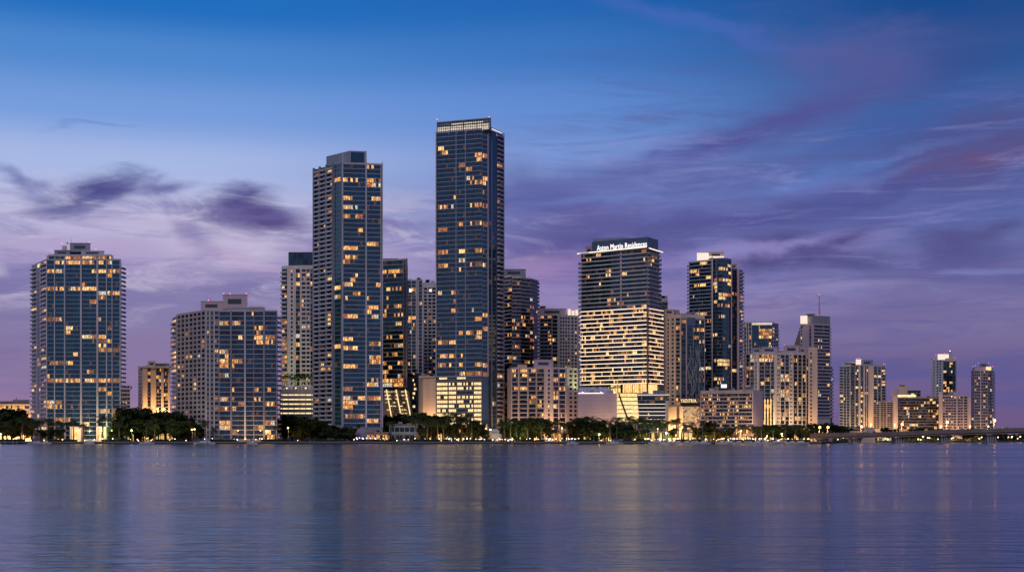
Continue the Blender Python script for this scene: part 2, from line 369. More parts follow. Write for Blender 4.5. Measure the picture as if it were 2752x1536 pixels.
b.facade((590, 928), (745, 928), 836, 1180, 27, [(590, 619, 'g', 2, 3), (624, 657, 'g', 2, 3), (661, 682, 'g', 1, 4), (683, 707, 'g', 1, 4), (713, 744, 'g', 2, 3)],
  slab='mauve', sh=.42, so=.5, piers=[(621.5, 4, .9, 'grey'), (659, 4, .9, 'offwhite'), (682.5, 1.8, .6, 'grey'), (710, 5, .9, 'grey'), (744, 2.5, .7, 'grey')])
b.teeth(745, 930, 1, 842, 1180, 26, 1.9, 6, 'grey')
b.block(540, 599, 945, 15, 809, 835, 'mauve'); b.block(599, 665, 935, 16, 791, 830, 'mauve'); b.block(610, 712, 932, 14, 826, 835, 'grey', 'parapet')
b.block(668, 708, 936, 6, 823, 827, 'white', 'roof_rail')
for x in (601, 618, 662): beacon(b, x, 936, 790)
beacon(b, 560, 946, 808); antenna(b, 556, 946, 809, 797, .1, beacon=None); antenna(b, 566, 946, 809, 800, .1, beacon=None)
b.done()
# --- white tower on a garage podium
b = Bld('apartment_tower', 'off-white tower with a dark glass crown behind the waterfront, palms on its podium', 800, 1090, seed=6, p=.16, glass=('gd0', 'gd1', 'gg1'))
b.body([(757, 1092), (773, 1088), (846, 1086), (860, 1120), (760, 1130)], 713, Yr=1088, mat='offwhite')
b.facade((773, 1088), (846, 1086), 722, 1036, 27, [(781, 787, 's', 1, 1, .05), (795, 806, 'g', 1, 2, .15), (810, 822, 's', 1, 2, .1), (823, 833, 's', 1, 2, .2), (834, 845, 'g', 1, 2, .2)], slab=None)
b.facade((757, 1092), (773, 1088), 722, 1036, 27, [(758, 772, 'b', 1, 2, .35)], slab=None, rail='offwhite')
b.teeth(757, 1093, -1, 722, 1036, 27, 1.2, 5, 'offwhite')
b.glass = ('gb1', 'gd0')
b.block(775, 850, 1092, 22, 680, 713, 'steel', 'roof_box'); b.facade((776, 1091.8), (842, 1091.8), 680, 712, 2, [(777, 842, 'g', 5, 2, 0)], slab='dark', sh=.4, so=.1)
b.block(752, 850, 1035, 60, 1046, 1200, 'offwhite', 'podium')
b.facade((752, 1034.8), (846, 1034.8), 1056, 1118, 5, [], slab=None)
f = Frame((752, 1034.8), (846, 1034.8))
for i, y in enumerate((1060.5, 1072.8, 1085, 1097.2, 1109.5)):
    mb = MB(); z = ZZ(y, 1034.8); f.box(mb, .5, f.len-.5, .003, .25, z-.9, z-.5, 'offwhite'); f.box(mb, .5, f.len-.5, .003, .25, z+.5, z+.9, 'offwhite')
    f.q(mb, .6, f.len-.6, .06, z-.5, z+.5, 'gar')
    for k in range(6): f.box(mb, f.len*(k+.5)/6-.5, f.len*(k+.5)/6, .07, .2, z-.49, z+.49, 'offwhite')
    b.add('garage_level', mb, 1)
beacon(b, 802, 1093, 679, 'cool', .3); beacon(b, 808, 1093, 679, 'cool', .3)
b.done()
# --- second tallest tower
lit5 = Zr(3.4237, 740, 380, [(620,333,715,380),(735,343,765,387),(848,356,970,404),(625,490,715,532),(888,518,970,562),(890,568,912,594),(620,580,715,620),(732,588,760,624),(630,670,700,702),(735,673,800,712),(935,698,965,727),(620,963,765,1007),(848,938,955,980),(620,1056,765,1092),(870,1033,960,1067),(620,1103,680,1130),(545,1313,710,1352),(560,1398,780,1438),(845,1403,875,1437),(545,333,605,380),(485,256,530,312),(485,508,530,547),(385,380,415,400)]) + \
 Zr(3.3447, 740, 790, [(555,0,780,30),(600,36,750,72),(825,3,850,42),(830,83,935,130),(600,163,750,202),(860,170,935,212),(600,203,680,237),(600,368,690,407),(545,453,750,492),(835,418,950,464),(835,543,945,617),(600,618,750,657),(860,753,930,787),(825,783,935,824),(600,828,690,864),(600,910,690,950),(825,910,950,950),(600,958,750,987),(600,988,690,1032),(630,1073,800,1117),(830,1118,930,1147),(415,633,450,667),(475,168,510,282)])
b = Bld('skyscraper', 'second tallest tower, blue glass front with a white corner pier and balconied left side', 930, 930, seed=7, lit=lit5, p=.015)
b.body([(845, 956), (920, 930), (1029, 934), (1024, 975), (850, 990)], 440, Yr=930, mat='grey')
b.glass = ('gd0', 'gd1', 'gd2')
b.facade((845, 956), (898, 937.4), 455, 1142, 58, [(846.5, 861, 'l', 1, 2, .06), (863, 879, 'l', 1, 2, .05), (881, 897, 'l', 1, 2, .14)], slab=None, pm='slab', rail='white', bal=1.5, piers=[(846, 2.6, 1.6, 'slab'), (862, 2.2, 1.6, 'slab'), (880, 2.2, 1.6, 'slab'), (897.5, 2.2, 1.6, 'slab')])
b.glass = ('gb2', 'gg0', 'gb2')
b.facade((898, 937.4), (920, 930), 443, 1142, 58, [(899.5, 916, 'g', 1, 2, .03)], slab='slab', sh=.3, so=.12)
b.glass = ('gb0', 'gb1', 'gb2')
b.facade((920, 930), (1029, 934), 440, 1148, 58, [(921, 982, 'g', 3, 3), (986, 1023, 'g', 2, 3)], slab='mauve', sh=.36, so=.25, piers=[(920.5, 4, .7, 'white', 7), (984, 4, .8, 'white', 4), (1023.5, 1.8, .6, 'white'), (1028, 2.2, .6, 'white', 2)])
b.body([(845, 957), (920, 931), (1029, 935), (1024, 975), (850, 990)], 436.2, 440.5, mat='mauve', name='parapet', Yr=930)
b.body([(877, 955), (940, 936), (985, 938), (983, 965), (880, 975)], 405, 440, mat='bluegrey', name='penthouse', Yr=936)
b.facade((941, 935.9), (984, 937.8), 408, 436, 1, [(942, 978, 'g', 1, 1, 0)], slab=None, piers=[(941, 2.5, .4, 'mauve', .4), (983, 3, .6, 'mauve', 1)])
b.done()
# --- green tower behind with planted sloping base
lit6 = Zr(3.4237, 740, 380, [(990,1173,1130,1217),(1140,1233,1170,1262),(1090,1278,1120,1307)])+Zr(3.3447, 740, 790, [(1000,33,1030,62),(970,78,1010,112),(1060,80,1130,127),(1060,263,1165,302),(965,428,1020,457),(1060,433,1165,472),(965,506,1020,542),(965,588,1010,622),(1105,598,1165,642),(965,673,1020,707),(965,758,1170,802),(965,808,1150,832)])
b = Bld('apartment_tower', 'dark green glass tower with a pale corner frame standing over a planted sloping base', 1062, 1050, seed=8, lit=lit6, p=.16, glass=('gg0', 'gg1', 'gd0'))
b.body([(1022, 1055), (1095, 1045), (1096, 1085), (1020, 1085)], 701, 1042, Yr=1047, mat='grey')
b.facade((1022, 1055), (1095, 1045), 702, 1040, 29, [(1024, 1084, 'g', 4, 3)], slab='offwhite', sh=.5, so=.9, piers=[(1094, 3, 1.2, 'white', 1), (1086, 2, 1.2, 'white', 1)])
b.block(1015, 1070, 1062, 15, 694, 702, 'grey', 'roof_box'); 
b.block(1024, 1094, 1052, 30, 1040, 1190, 'grey', 'podium')
f = Frame((1030, 1040), (1112, 1040)); zt, zb = ZZ(1046, 1040), ZZ(1135, 1040); rr = random.Random(3)
base = MB()                                                   # sloping podium front
xa, xb = W(1030, 1040), W(1096, 1040); dx = W(1112, 1040)-xb
base.hexa([(xa, 1030, zb), (xb+dx, 1030, zb), (xb+dx, 1050, zb), (xa, 1050, zb), (xa, 1046, zt), (xb, 1046, zt), (xb, 1050, zt), (xa, 1050, zt)], 'beige'); b.one('sloping_base', base)
for x0 in (1037, 1063, 1088):
    mb = MB(); mb.tube((W(x0, 1040), 1044.8, zt), (W(x0+20, 1040), 1029, zb+2), .45, .45, 'gar', 5); b.one('light_strip', mb)
for i in range(9):
    for j in range(7):
        t = (i+.5)/9; z = zt+(zb-zt)*t; x = W(1034+j*9+20*t*.9, 1040); y = 1045.6-16*t
        if rr.random() < .75:
            mb = MB(); mb.box(x-1.0, x+1.0, y-.3, y, z-.35, z+.35, rr.choice(('gar', 'w3', 'gar'))); b.add('louvre_light', mb, 1)
mb = MB()
for i in range(1000):
    t = rr.random(); z = zt+(zb-zt)*t; x = W(1032+rr.random()*62+t*18, 1040); y = 1045.2-16*t-rr.random()*.8; r = rr.uniform(.3, .7)
    v = Vector((rr.uniform(-1, 1), rr.uniform(-1, 0), rr.uniform(-1, 1))).normalized(); w2 = v.orthogonal().normalized()
    mb.quad([(x+v.x*r, y+v.y*r, z+v.z*r), (x+w2.x*r*.6, y+w2.y*r*.6, z+w2.z*r*.6), (x-v.x*r, y-v.y*r, z-v.z*r), (x-w2.x*r*.6, y-w2.y*r*.6, z-w2.z*r*.6)], 'palm')
o = b.one('climbing_plants', mb); o['kind'] = 'stuff'
b.done()
# --- pale towers between
b = Bld('apartment_tower', 'pale grey tower with a lit top corner, left neighbour of the tallest tower', 1115, 1180, seed=9, p=.22, glass=('gd0', 'gb1', 'gd2'))
b.body([(1092, 1182), (1136, 1180), (1136, 1215), (1092, 1215)], 752, mat='white', Yr=1180)
b.facade((1092, 1181.9), (1136, 1179.9), 754, 1010, 27, [(1094, 1106, 'g', 1, 3), (1107, 1118, 'g', 1, 3), (1126, 1134, 'g', 1, 2, .1)], slab='white', sh=.4, so=.3, piers=[(1106.5, 1.6, .6), (1119.5, 3, .9), (1125, 2, .9)])
b.block(1093, 1125, 1186, 15, 751, 757, 'white', 'roof_box'); 
mb = MB(); f = Frame((1092, 1179), (1136, 1177)); f.box(mb, f.at(1100), f.at(1106), 0, .5, ZZ(785, 1180), ZZ(776, 1180), 'led'); b.one('lit_panel', mb)
b.done()
b = Bld('apartment_tower', 'pale tower wing with narrow windowed bays touching the left edge of the tallest tower', 1152, 1150, seed=10, p=.12, glass=('gd0', 'gd1'))
b.body([(1136, 1152), (1176, 1150), (1176, 1190), (1136, 1190)], 758, mat='white', Yr=1150)
b.facade((1136, 1151.9), (1176, 1149.9), 772, 1005, 24, [(1139, 1148, 's', 1, 3), (1151, 1160, 's', 1, 3), (1162, 1172, 's', 1, 3, .25)], slab='white', sh=.35, so=.2, piers=[(1149.5, 2, .6), (1161, 2, .6)])
mb = MB(); f = Frame((1136, 1150), (1176, 1148)); f.box(mb, f.at(1154), f.at(1160), 0, .4, ZZ(784, 1150), ZZ(777, 1150), 'led'); b.one('lit_panel', mb)
b.done()
b = Bld('garage_podium', 'low lit podium with roof planting between green tower and tallest tower', 1125, 1060, seed=11, p=.8, warm=('of', 'gar'))
b.body([(1090, 1062), (1128, 1060), (1128, 1090), (1090, 1090)], 1012, mat='beige')
b.facade((1096, 1060.8), (1124, 1060.1), 1016, 1110, 8, [(1108, 1120, 's', 1, 3, .8)], slab='beige', sh=.6)
b.done()
# --- tallest tower
lit8 = Zr(3.1263, 1100, 300, [(240,308,325,347),(345,308,380,337),(550,360,660,402),(510,368,535,402),(405,423,468,450),(510,568,535,600),(550,560,655,602),(370,693,385,727),(240,778,330,814),(345,776,365,807),(515,766,535,797),(550,756,655,797),(410,923,465,957),(515,918,535,952),(550,916,655,954),(245,973,325,1007),(240,1168,325,1202),(420,1158,468,1194),(555,1153,625,1187),(420,1240,462,1272),(240,1286,325,1320),(505,1278,535,1307),(550,1273,655,1310),(675,1283,698,1312),(390,1318,430,1347)])+\
 Zr(3.127, 1100, 760, [(250,83,320,114),(360,78,392,107),(505,76,530,104),(270,236,315,267),(360,203,390,267),(515,268,652,302),(235,313,320,347),(270,388,300,422),(415,388,460,420),(510,383,655,420),(540,426,655,457),(235,468,385,502),(245,583,385,614),(430,578,460,610),(235,658,350,697),(415,658,460,697),(545,653,652,694),(410,746,650,784)])
b = Bld('skyscraper', 'tallest tower of the skyline, blue glass with a lit screen crown on its roof', 1245, 960, seed=12, lit=lit8, p=.012)
b.body([(1171, 972), (1296, 960), (1312, 963), (1335, 975), (1352, 984), (1346, 1015), (1175, 1015)], 356, Yr=965, mat='steel')
kw = dict(slab='mauve', sh=.34, so=.45)
b.facade((1171, 972), (1296, 960), 358, 1011, 54, [(1172, 1204, 'g', 2, 3), (1207, 1225, 'g', 1, 3), (1228, 1250, 'g', 1, 4), (1253, 1274, 'g', 1, 4), (1276, 1295, 'g', 1, 4)], piers=[(1173, 2.4, .9, 'white', 0), (1205.5, 1.3, .3, 'dark'), (1226.5, 1.8, .7, 'slab'), (1251.5, 1.8, .7, 'slab'), (1275, 1.2, .3, 'dark')], **kw)
b.facade((1296, 960), (1312, 963), 350.6, 1011, 54, [(1297, 1310, 'g', 1, 3)], piers=[(1311, 2.5, .7, 'mauve', 8)], **kw)
b.facade((1312, 963), (1335, 975), 350, 1150, 66, [(1314, 1320, 'g', 1, 1, .02), (1322, 1333, 'g', 1, 2, .03)], slab='steel', sh=.3, so=.06, piers=[(1321, 2, .5, 'bluegrey')])
b.facade((1335, 975), (1352, 984), 354, 1150, 66, [(1336, 1350, 'b', 1, 2, .12)], slab=None, rail='mauve', pm='mauve', piers=[(1351, 1.6, 1.2, 'white')])
# office floors of the podium
f = Frame((1171, 971.9), (1296, 959.9))
b.facade((1171, 971.5), (1296, 959.5), 1013, 1020, 1, [(1173, 1202, 'g', 1, 4, .9), (1228, 1252, 'g', 1, 4, .9)], slab='bluegrey', sh=.4, mats=('of',))
b.facade((1171, 971.5), (1296, 959.5), 1026, 1144, 10, [(1174, 1203, 'g', 2, 3, .99), (1206, 1226, 'g', 1, 4, .97), (1229, 1250, 'g', 1, 5, .7), (1253, 1272, 'g', 1, 4, .6), (1274, 1294, 'g', 2, 3, .97)], slab='brown', sh=1.1, so=.3, mats=('of', 'of', 'gar'), piers=[(1204.5, 2, .5, 'brown'), (1227.5, 2, .5, 'brown'), (1273, 2, .5, 'brown')])
b.block(1205, 1312, 950, 12, 1140, 1183, 'brown', 'lobby'); 
b.facade((1215, 949.9), (1310, 949.9), 1142, 1176, 1, [(1228, 1308, 'g', 5, 3, .95)], slab='tan', sh=.8, mats=('gold', 'w1'))
# rooftop screen
f = Frame((1174, 971), (1318, 957)); zt, zb = ZZ(322, 964), ZZ(352, 964); mb = MB()
f.q(mb, .4, f.len-1.4, -.6, zb, zb+(zt-zb)*.52, 'crown'); f.q(mb, f.len*.27, f.len*.86, -.6, zb+(zt-zb)*.64, zb+(zt-zb)*.76, 'crown'); f.box(mb, 0, f.len, -1.2, -.62, zb, zt, 'bluegrey'); b.one('lit_crown_screen', mb)
mb = MB(); f.box(mb, 0, f.len, -.5, .1, zt-.7, zt, 'bluegrey'); b.one('crown_beam', mb)
for k in range(25):
    u = f.len*k/24; mb = MB(); w = .3 if k % 6 == 0 else .10; f.box(mb, max(0, u-w), min(f.len, u+w), -.45, .05, zb, zt-.7, 'dark'); b.add('crown_post', mb, 1)
for q in (.35, .62):
    mb = MB(); z = zb+(zt-zb)*q; f.box(mb, 0, f.len, -.58, -.46, z-.18, z+.18, 'dark'); b.add('crown_rail', mb, 1)
b.body([(1312, 959), (1319, 962), (1319, 975), (1312, 975)], 318, 352, mat='dark', name='fin_wall', Yr=959)
mb = MB(); g = Frame((1320, 962), (1350, 978)); g.box(mb, 0, g.len, -.5, 0, ZZ(352, 968), ZZ(347, 968), 'bluegrey'); g.box(mb, 1, g.len-1, .01, .15, ZZ(351.5, 968), ZZ(349.5, 968), 'led'); b.one('roof_screen', mb)
beacon(b, 1315, 961, 316, 'red', .7); antenna(b, 1175, 972, 326, 322, .12)
b.block(1310, 1348, 962, 10, 1152, 1186, 'offwhite', 'lobby')
b.done()
b = Bld('office_building', 'windowless beige wall block attached left of the tallest tower base', 1150, 980, seed=13, p=0, glass=('gd0',))
b.body([(1125, 985), (1137, 978), (1172, 975), (1172, 1010), (1128, 1012)], 1012, mat='beige', Yr=978)
mb = MB(); g = Frame((1125, 977), (1172, 974)); g.box(mb, 0, g.len, -.6, .1, ZZ(1013, 978), ZZ(1010.5, 978), 'offwhite'); b.one('parapet', mb)
for i in range(1, 9):
    mb = MB(); g2 = Frame((1137, 978), (1172, 975)); z = ZZ(1012+i*11, 978); g2.box(mb, .2, g2.len-.2, .003, .06, z-.08, z+.08, 'tan'); b.add('wall_joint', mb, 1)
b.done()
# --- gatehouse
b = Bld('gatehouse', 'small cream gatehouse with a low pitched roof at the foot of the tallest tower', 1328, 925, seed=14, p=0)
mb = MB(); mb.box(W(1314, 925), W(1341, 925), 925, 930, GZ-.2, ZZ(1160, 925), 'offwhite'); b.one('wall', mb)
mb = MB(); x0, x1 = W(1312, 925), W(1343, 925); z = ZZ(1160, 925); mb.hexa([(x0, 924, z), (x1, 924, z), (x1, 931, z), (x0, 931, z), (x0+1.5, 926, z+1.8), (x1-1.5, 926, z+1.8), (x1-1.5, 929, z+1.8), (x0+1.5, 929, z+1.8)], 'offwhite'); b.one('roof', mb)
mb = MB(); mb.box(W(1325, 925), W(1330, 925), 924.9, 925.2, GZ, GZ+2.2, 'dark'); b.one('door', mb)
b.done()
# --- brown curved tower
b = Bld('apartment_tower', 'brown rounded tower with thin floor lines right beside the tallest tower', 1398, 1160, seed=15, p=.20, glass=('gd0', 'gd1', 'gd2'), warm=('w0', 'w1', 'w3', 'w4', 'w5', 'w7'))
P9 = [(1352, 1160), (1376, 1150), (1400, 1150), (1424, 1158), (1445, 1175)]
b.body(P9+[(1440, 1205), (1352, 1205)], 744, mat='brown', Yr=1150)
for i in range(4): b.facade(P9[i], P9[i+1], 746+(0, 0, 1, 4)[i], 1006, 26, [(P9[i][0]+.5, P9[i+1][0]-.5, 'g', 2, 3)], slab='offwhite', sh=.6, so=1.0)
b.teeth(1445, 1176, 1, 752, 1006, 26, 1.6, 6, 'brown')
b.block(1352, 1413, 1165, 25, 723, 744, 'bluegrey')
b.done()
# --- beige tower behind
b = Bld('apartment_tower', 'beige and grey tower with small punched windows behind the pink-walled block', 1500, 1130, seed=16, p=.16, glass=('gd0', 'gd1', 'gg1'))
b.body([(1448, 1135), (1502, 1130), (1556, 1134), (1556, 1170), (1448, 1170)], 846, mat='offwhite', Yr=1130)
b.facade((1448, 1134.9), (1502, 1129.9), 848, 1000, 15, [(1452, 1482, 'b', 3, 2, .26), (1485, 1499, 'g', 1, 3, .2)], slab='offwhite', sh=.5, piers=[(1483, 2, .6, 'tan'), (1500, 3, .4, 'offwhite')])
b.facade((1502, 1130), (1556, 1134), 850, 1000, 16, [(1504, 1532, 'p', 4, 1, .15), (1534, 1552, 'p', 2, 1, .2)], slab=None)
b.block(1448, 1522, 1138, 20, 829, 848, 'mauve'); b.block(1450, 1466, 1142, 12, 822, 830, 'brown', 'roof_box')
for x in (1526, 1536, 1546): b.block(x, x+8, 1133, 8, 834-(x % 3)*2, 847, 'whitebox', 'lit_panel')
b.teeth(1556, 1136, 1, 850, 1000, 16, 1.4, 5, 'white', .6)
b.done()
# --- pink-walled block
b = Bld('apartment_block', 'mid-height block with pink wall strips and rows of balconies, grey penthouse on top', 1460, 965, seed=17, p=.2, glass=('gd0', 'gd1', 'gd1'), warm=('w2', 'w0', 'w1', 'w3'))
b.body([(1363, 985), (1374, 972), (1465, 966), (1486, 966), (1521, 968), (1552, 975), (1552, 1005), (1366, 1010)], 987, mat='pink', Yr=970)
b.facade((1374, 972), (1465, 966), 991, 1180, 16, [(1376, 1392, 'b', 1, 3), (1397, 1417, 'b', 1, 3), (1421, 1440, 'b', 1, 3), (1444, 1462, 'b', 1, 3)], slab=None, rail='brown', pm='offwhite', ph=.75, piers=[(1394.5, 4, 1.0, 'beige'), (1419, 3, 1.0, 'beige'), (1442, 3, 1.0, 'beige')])
b.facade((1465, 966), (1486, 966), 991, 1180, 16, [(1472, 1478, 's', 1, 1, .03)], slab=None)
b.facade((1486, 966), (1521, 968), 990, 1180, 16, [(1487, 1500, 'g', 1, 3, .12), (1503, 1519, 'g', 1, 4, .12)], slab='mauve', sh=.5, so=.6, piers=[(1501.5, 2, .7, 'mauve')])
b.facade((1521, 968), (1552, 975), 992, 1180, 16, [(1530, 1538, 's', 1, 1, .04), (1543, 1550, 's', 1, 1, .04)], slab=None, piers=[(1525, 6, .3, 'mauve'), (1540.5, 4, .2, 'mauve'), (1551, 2, .2, 'mauve')])
b.block(1436, 1487, 978, 18, 966, 988, 'mauve'); b.block(1390, 1416, 980, 15, 979, 988, 'beige', 'roof_box')
b.teeth(1552, 977, 1, 995, 1180, 15, .7, 4, 'grey')
b.done()
b = Bld('apartment_block', 'narrow dark block squeezed between the tallest tower and the pink-walled block', 1357, 1000, seed=18, p=.1, glass=('gd0', 'gd1'))
b.body([(1350, 1002), (1364, 1000), (1364, 1030), (1350, 1030)], 992, mat='brown')
b.facade((1350, 1001.9), (1364, 999.9), 994, 1120, 11, [(1351, 1363, 'b', 1, 2, .15)], slab=None, rail='grey')
b.done()
# --- tower with the illuminated sign
b = Bld('residential_tower', 'broad grey tower with glowing white floor lines and an illuminated rooftop sign', 1680, 1000, seed=19, p=.05, glass=('gd2', 'gg1', 'gb1'), warm=('w0', 'w2', 'w5', 'w3'),
  lit=Zr(4.793, 1520, 620, [(410,285,435,320),(410,370,440,415),(528,480,597,545),(262,560,300,640),(1060,330,1190,390),(930,330,960,375),(430,650,455,690),(545,850,650,905),(670,905,745,985),(785,955,900,1000),(985,935,1035,990),(675,1130,735,1175),(845,1330,885,1370),(960,1330,1000,1370)]))
P = [(1562, 1022), (1740, 990), (1772, 1008)]
b.body(P+[(1766, 1045), (1566, 1050)], 668, 1030, mat='grey', Yr=990)
b.facade(P[0], P[1], 684, 839, 14, [(1563, 1668, 'g', 8, 3), (1672, 1738, 'g', 5, 3)], slab='white', sh=.8, so=1.5, piers=[(1670, 4, .8, 'mauve', 0)])
b.facade(P[1], P[2], 668.5, 828, 14, [(1742, 1770, 'g', 3, 3)], slab='white', sh=.8, so=1.5)
b.teeth(1562, 1024, -1, 697, 1020, 28, 1.9, 6, 'slab', .25); b.teeth(1772, 1009, 1, 688, 830, 12, 1.9, 6, 'slab')
b.pr = .5; b.warm = ('w1', 'w3', 'w3', 'w3', 'w7', 'w7', 'w6', 'w0', 'w2'); b.glass = ('gd0', 'gd2', 'gd2')
P2 = [(1562, 1020), (1740, 988), (1779, 1008)]
b.body(P2+[(1770, 1045), (1566, 1050)], 828.5, 1030, mat='brown', name='lower_storeys', Yr=988)
for A, B, y0, y1, cl in ((P2[0], P2[1], 838.5, 1034, [(1563, 1738, 'g', 14, 3)]), (P2[1], P2[2], 829, 1029, [(1742, 1777, 'g', 3, 3)])):
    f = b.facade(A, B, y0, y1, 18, cl, slab='tan', sh=.7, so=1.3)
    zt, zb = ZZ(y0, A[1]), ZZ(y1, A[1])
    for i in range(19):
        z = zb+(zt-zb)*i/18; mb = MB(); f.box(mb, 0, f.len, 1.303, 1.5, z-.12, z+.24, 'ledw'); b.add('light_strip', mb, 1)
# rooftop eaves with light line, sign box
for A, B, y in (((1554, 1024), (1740, 987), 683.5), ((1740, 987), (1777, 1009), 668.3)):
    f = Frame(A, B); z = ZZ(y, A[1]); mb = MB(); f.box(mb, 0, f.len, -3, 1.2, z, z+.8, 'grey'); b.add('roof_edge', mb, 1)
    mb = MB(); f.box(mb, 0, f.len, 1.203, 1.5, z+.02, z+.75, 'led'); b.add('light_strip', mb, 1)
b.body([(1591, 1018), (1740, 992), (1769, 1008), (1765, 1030), (1595, 1040)], 636, 668, mat='steel', name='sign_box', Yr=992)
b.body([(1595, 1030), (1690, 1022), (1690, 1040), (1597, 1045)], 638, 668, mat='bluegrey', name='roof_box', Yr=1022)
b.block(1574, 1592, 1026, 14, 662, 684, 'mauve', 'roof_box')
fs = Frame((1591, 1018), (1740, 992))
cu = bpy.data.curves.new('sign_text', 'FONT'); cu.body = 'Aston Martin Residences'; cu.size = 5.0; cu.extrude = .15; cu.offset = .0; cu.space_character = 1.06
to = bpy.data.objects.new('tmp', cu); COL.objects.link(to); bpy.context.view_layer.update()
me = bpy.data.meshes.new_from_object(to.evaluated_get(bpy.context.evaluated_depsgraph_get())); bpy.data.objects.remove(to)
tw = max(v.co.x for v in me.vertices); me.materials.clear(); me.materials.append(M['sign'])
u0, u1 = fs.at(1605), fs.at(1739); k = (u1-u0)/tw; zb = ZZ(665.8, 1000)
for v in me.vertices:
    q = fs.p(u0+v.co.x*k, .35+v.co.z, zb+v.co.y*1.15); v.co = (q[0]-b.o[0], q[1]-b.o[1], q[2]-b.o[2])
o = bpy.data.objects.new('sign_lettering', me); COL.objects.link(o); o.parent = b.root; o['label'] = 'glowing white sign reading Aston Martin Residences'
# lobby level
b.glass = ('gd0',)
b.body([(1640, 1012), (1740, 994), (1772, 1010), (1766, 1040), (1640, 1045)], 1029, 1180, mat='beige', name='lobby', Yr=994)
b.facade((1640, 1011.9), (1740, 993.9), 1031, 1058, 1, [(1642, 1738, 'g', 9, 2, .97)], slab=None, mats=('gold',), piers=[(x, 1.2, .5, 'beige', 0) for x in (1660, 1680, 1700, 1720, 1739)]); b.facade((1740, 993.9), (1772, 1009.9), 1030, 1058, 1, [(1742, 1766, 'g', 3, 2, .99)], slab=None, mats=('gold', 'of'))  # left part of the gold windows added for glow behind the terrace palms
b.done()
b = Bld('podium_building', 'large windowless mauve podium wall with a palm terrace beneath the signed tower', 1606, 955, seed=20, p=0)
b.body([(1553, 958), (1659, 955), (1661, 1010), (1556, 1010)], 1057, mat='mauve', Yr=956)
g = Frame((1553, 957.9), (1659, 954.9)); mb = MB(); g.box(mb, .2, g.len*.65, -.8, -.3, ZZ(1057, 956), ZZ(1054, 956), 'led'); b.one('light_strip', mb)
for i in range(1, 7):
    mb = MB(); z = ZZ(1057+i*10, 956); g.box(mb, .2, g.len-.2, .003, .05, z-.06, z+.06, 'mauve'); b.add('wall_joint', mb, 1)
mb = MB(); g.box(mb, g.len*.45, g.len*.98, .3, 1.2, ZZ(1131, 956), ZZ(1128, 956), 'tan'); b.one('canopy', mb)
mb = MB(); g.box(mb, g.len*.62, g.len*.85, .06, .5, ZZ(1142, 956), ZZ(1133, 956), 'w1'); b.one('entrance', mb)
b.done()
b = Bld('ribbed_pavilion', 'curved pale ribbed pavilion lit from within beside the mauve podium wall', 1687, 950, seed=21, p=0)
xs = [(1659, 953), (1675, 948), (1695, 946), (1712, 950)]
for i in range(7):
    y0, y1 = 1055+i*11, 1055+(i+1)*11; mb = MB()
    for j in range(3):
        (a, Ya), (c, Yc) = xs[j], xs[j+1]; da, dc = (0, 0, 1)[j]*i*.9, (0, 1, 1)[j]*i*.9
        z1, z0 = ZZ(y0+1.5, 950), ZZ(y1, 950)
        mb.hexa([(W(a+da, Ya), Ya, z0), (W(c+dc, Yc), Yc, z0), (W(c+dc, Yc), Yc+10, z0), (W(a+da, Ya), Ya+10, z0), (W(a+da, Ya), Ya, z1), (W(c+dc, Yc), Yc, z1), (W(c+dc, Yc), Yc+10, z1), (W(a+da, Ya), Ya+10, z1)], 'of' if i > 0 else 'gold')
    o = b.one('ribbed_band', mb)
    mb = MB(); mb.prism([(W(x, Y-.6), Y-.6) for x, Y in xs]+[(W(1712+i*.9, 962), 962), (W(1659, 964), 964)], ZZ(y0+1.5, 950), ZZ(y0-.6, 950), 'slabdark'); b.one('shelf', mb)
mb = MB(); mb.tube((W(1663, 944), 944, ZZ(1058, 944)), (W(1688, 944), 944, ZZ(1128, 944)), .6, .6, 'dark', 4); b.one('diagonal_brace', mb)
b.done()
b = Bld('podium_building', 'dark glass podium with thin white light lines, right of the ribbed pavilion', 1755, 960, seed=22, p=.15, glass=('gd0', 'gd1'), warm=('w0', 'w3'))
b.body([(1713, 962), (1794, 960), (1794, 990), (1715, 990)], 1059, mat='dark', Yr=960)
f = b.facade((1713, 961.9), (1794, 959.9), 1064, 1184, 11, [(1715, 1790, 'g', 5, 4)], slab='slabdark', sh=.7, so=.8)
for y in (1060.5, 1085, 1095, 1105, 1115, 1126, 1137):
    mb = MB(); z = ZZ(y, 960); f.box(mb, 0, f.len+(1.5 if y == 1060.5 else 0), .803, 1.0, z-.1, z+.2, 'led'); b.add('light_strip', mb, 1)
b.block(1788, 1797, 957, 5, 1076, 1186, 'beige', 'pier')
b.done()
# --- stub behind
b = Bld('apartment_tower', 'small grey slab rising just behind the right edge of the signed tower', 1785, 1150, seed=23, p=.1, glass=('gd0', 'gg1'))
b.body([(1765, 1150), (1795, 1150), (1795, 1180), (1765, 1180)], 801, mat='mauve')
b.facade((1770, 1149.9), (1795, 1149.9), 812, 900, 9, [(1771, 1794, 'g', 2, 3)], slab='grey', sh=.5, so=.6)
b.done()
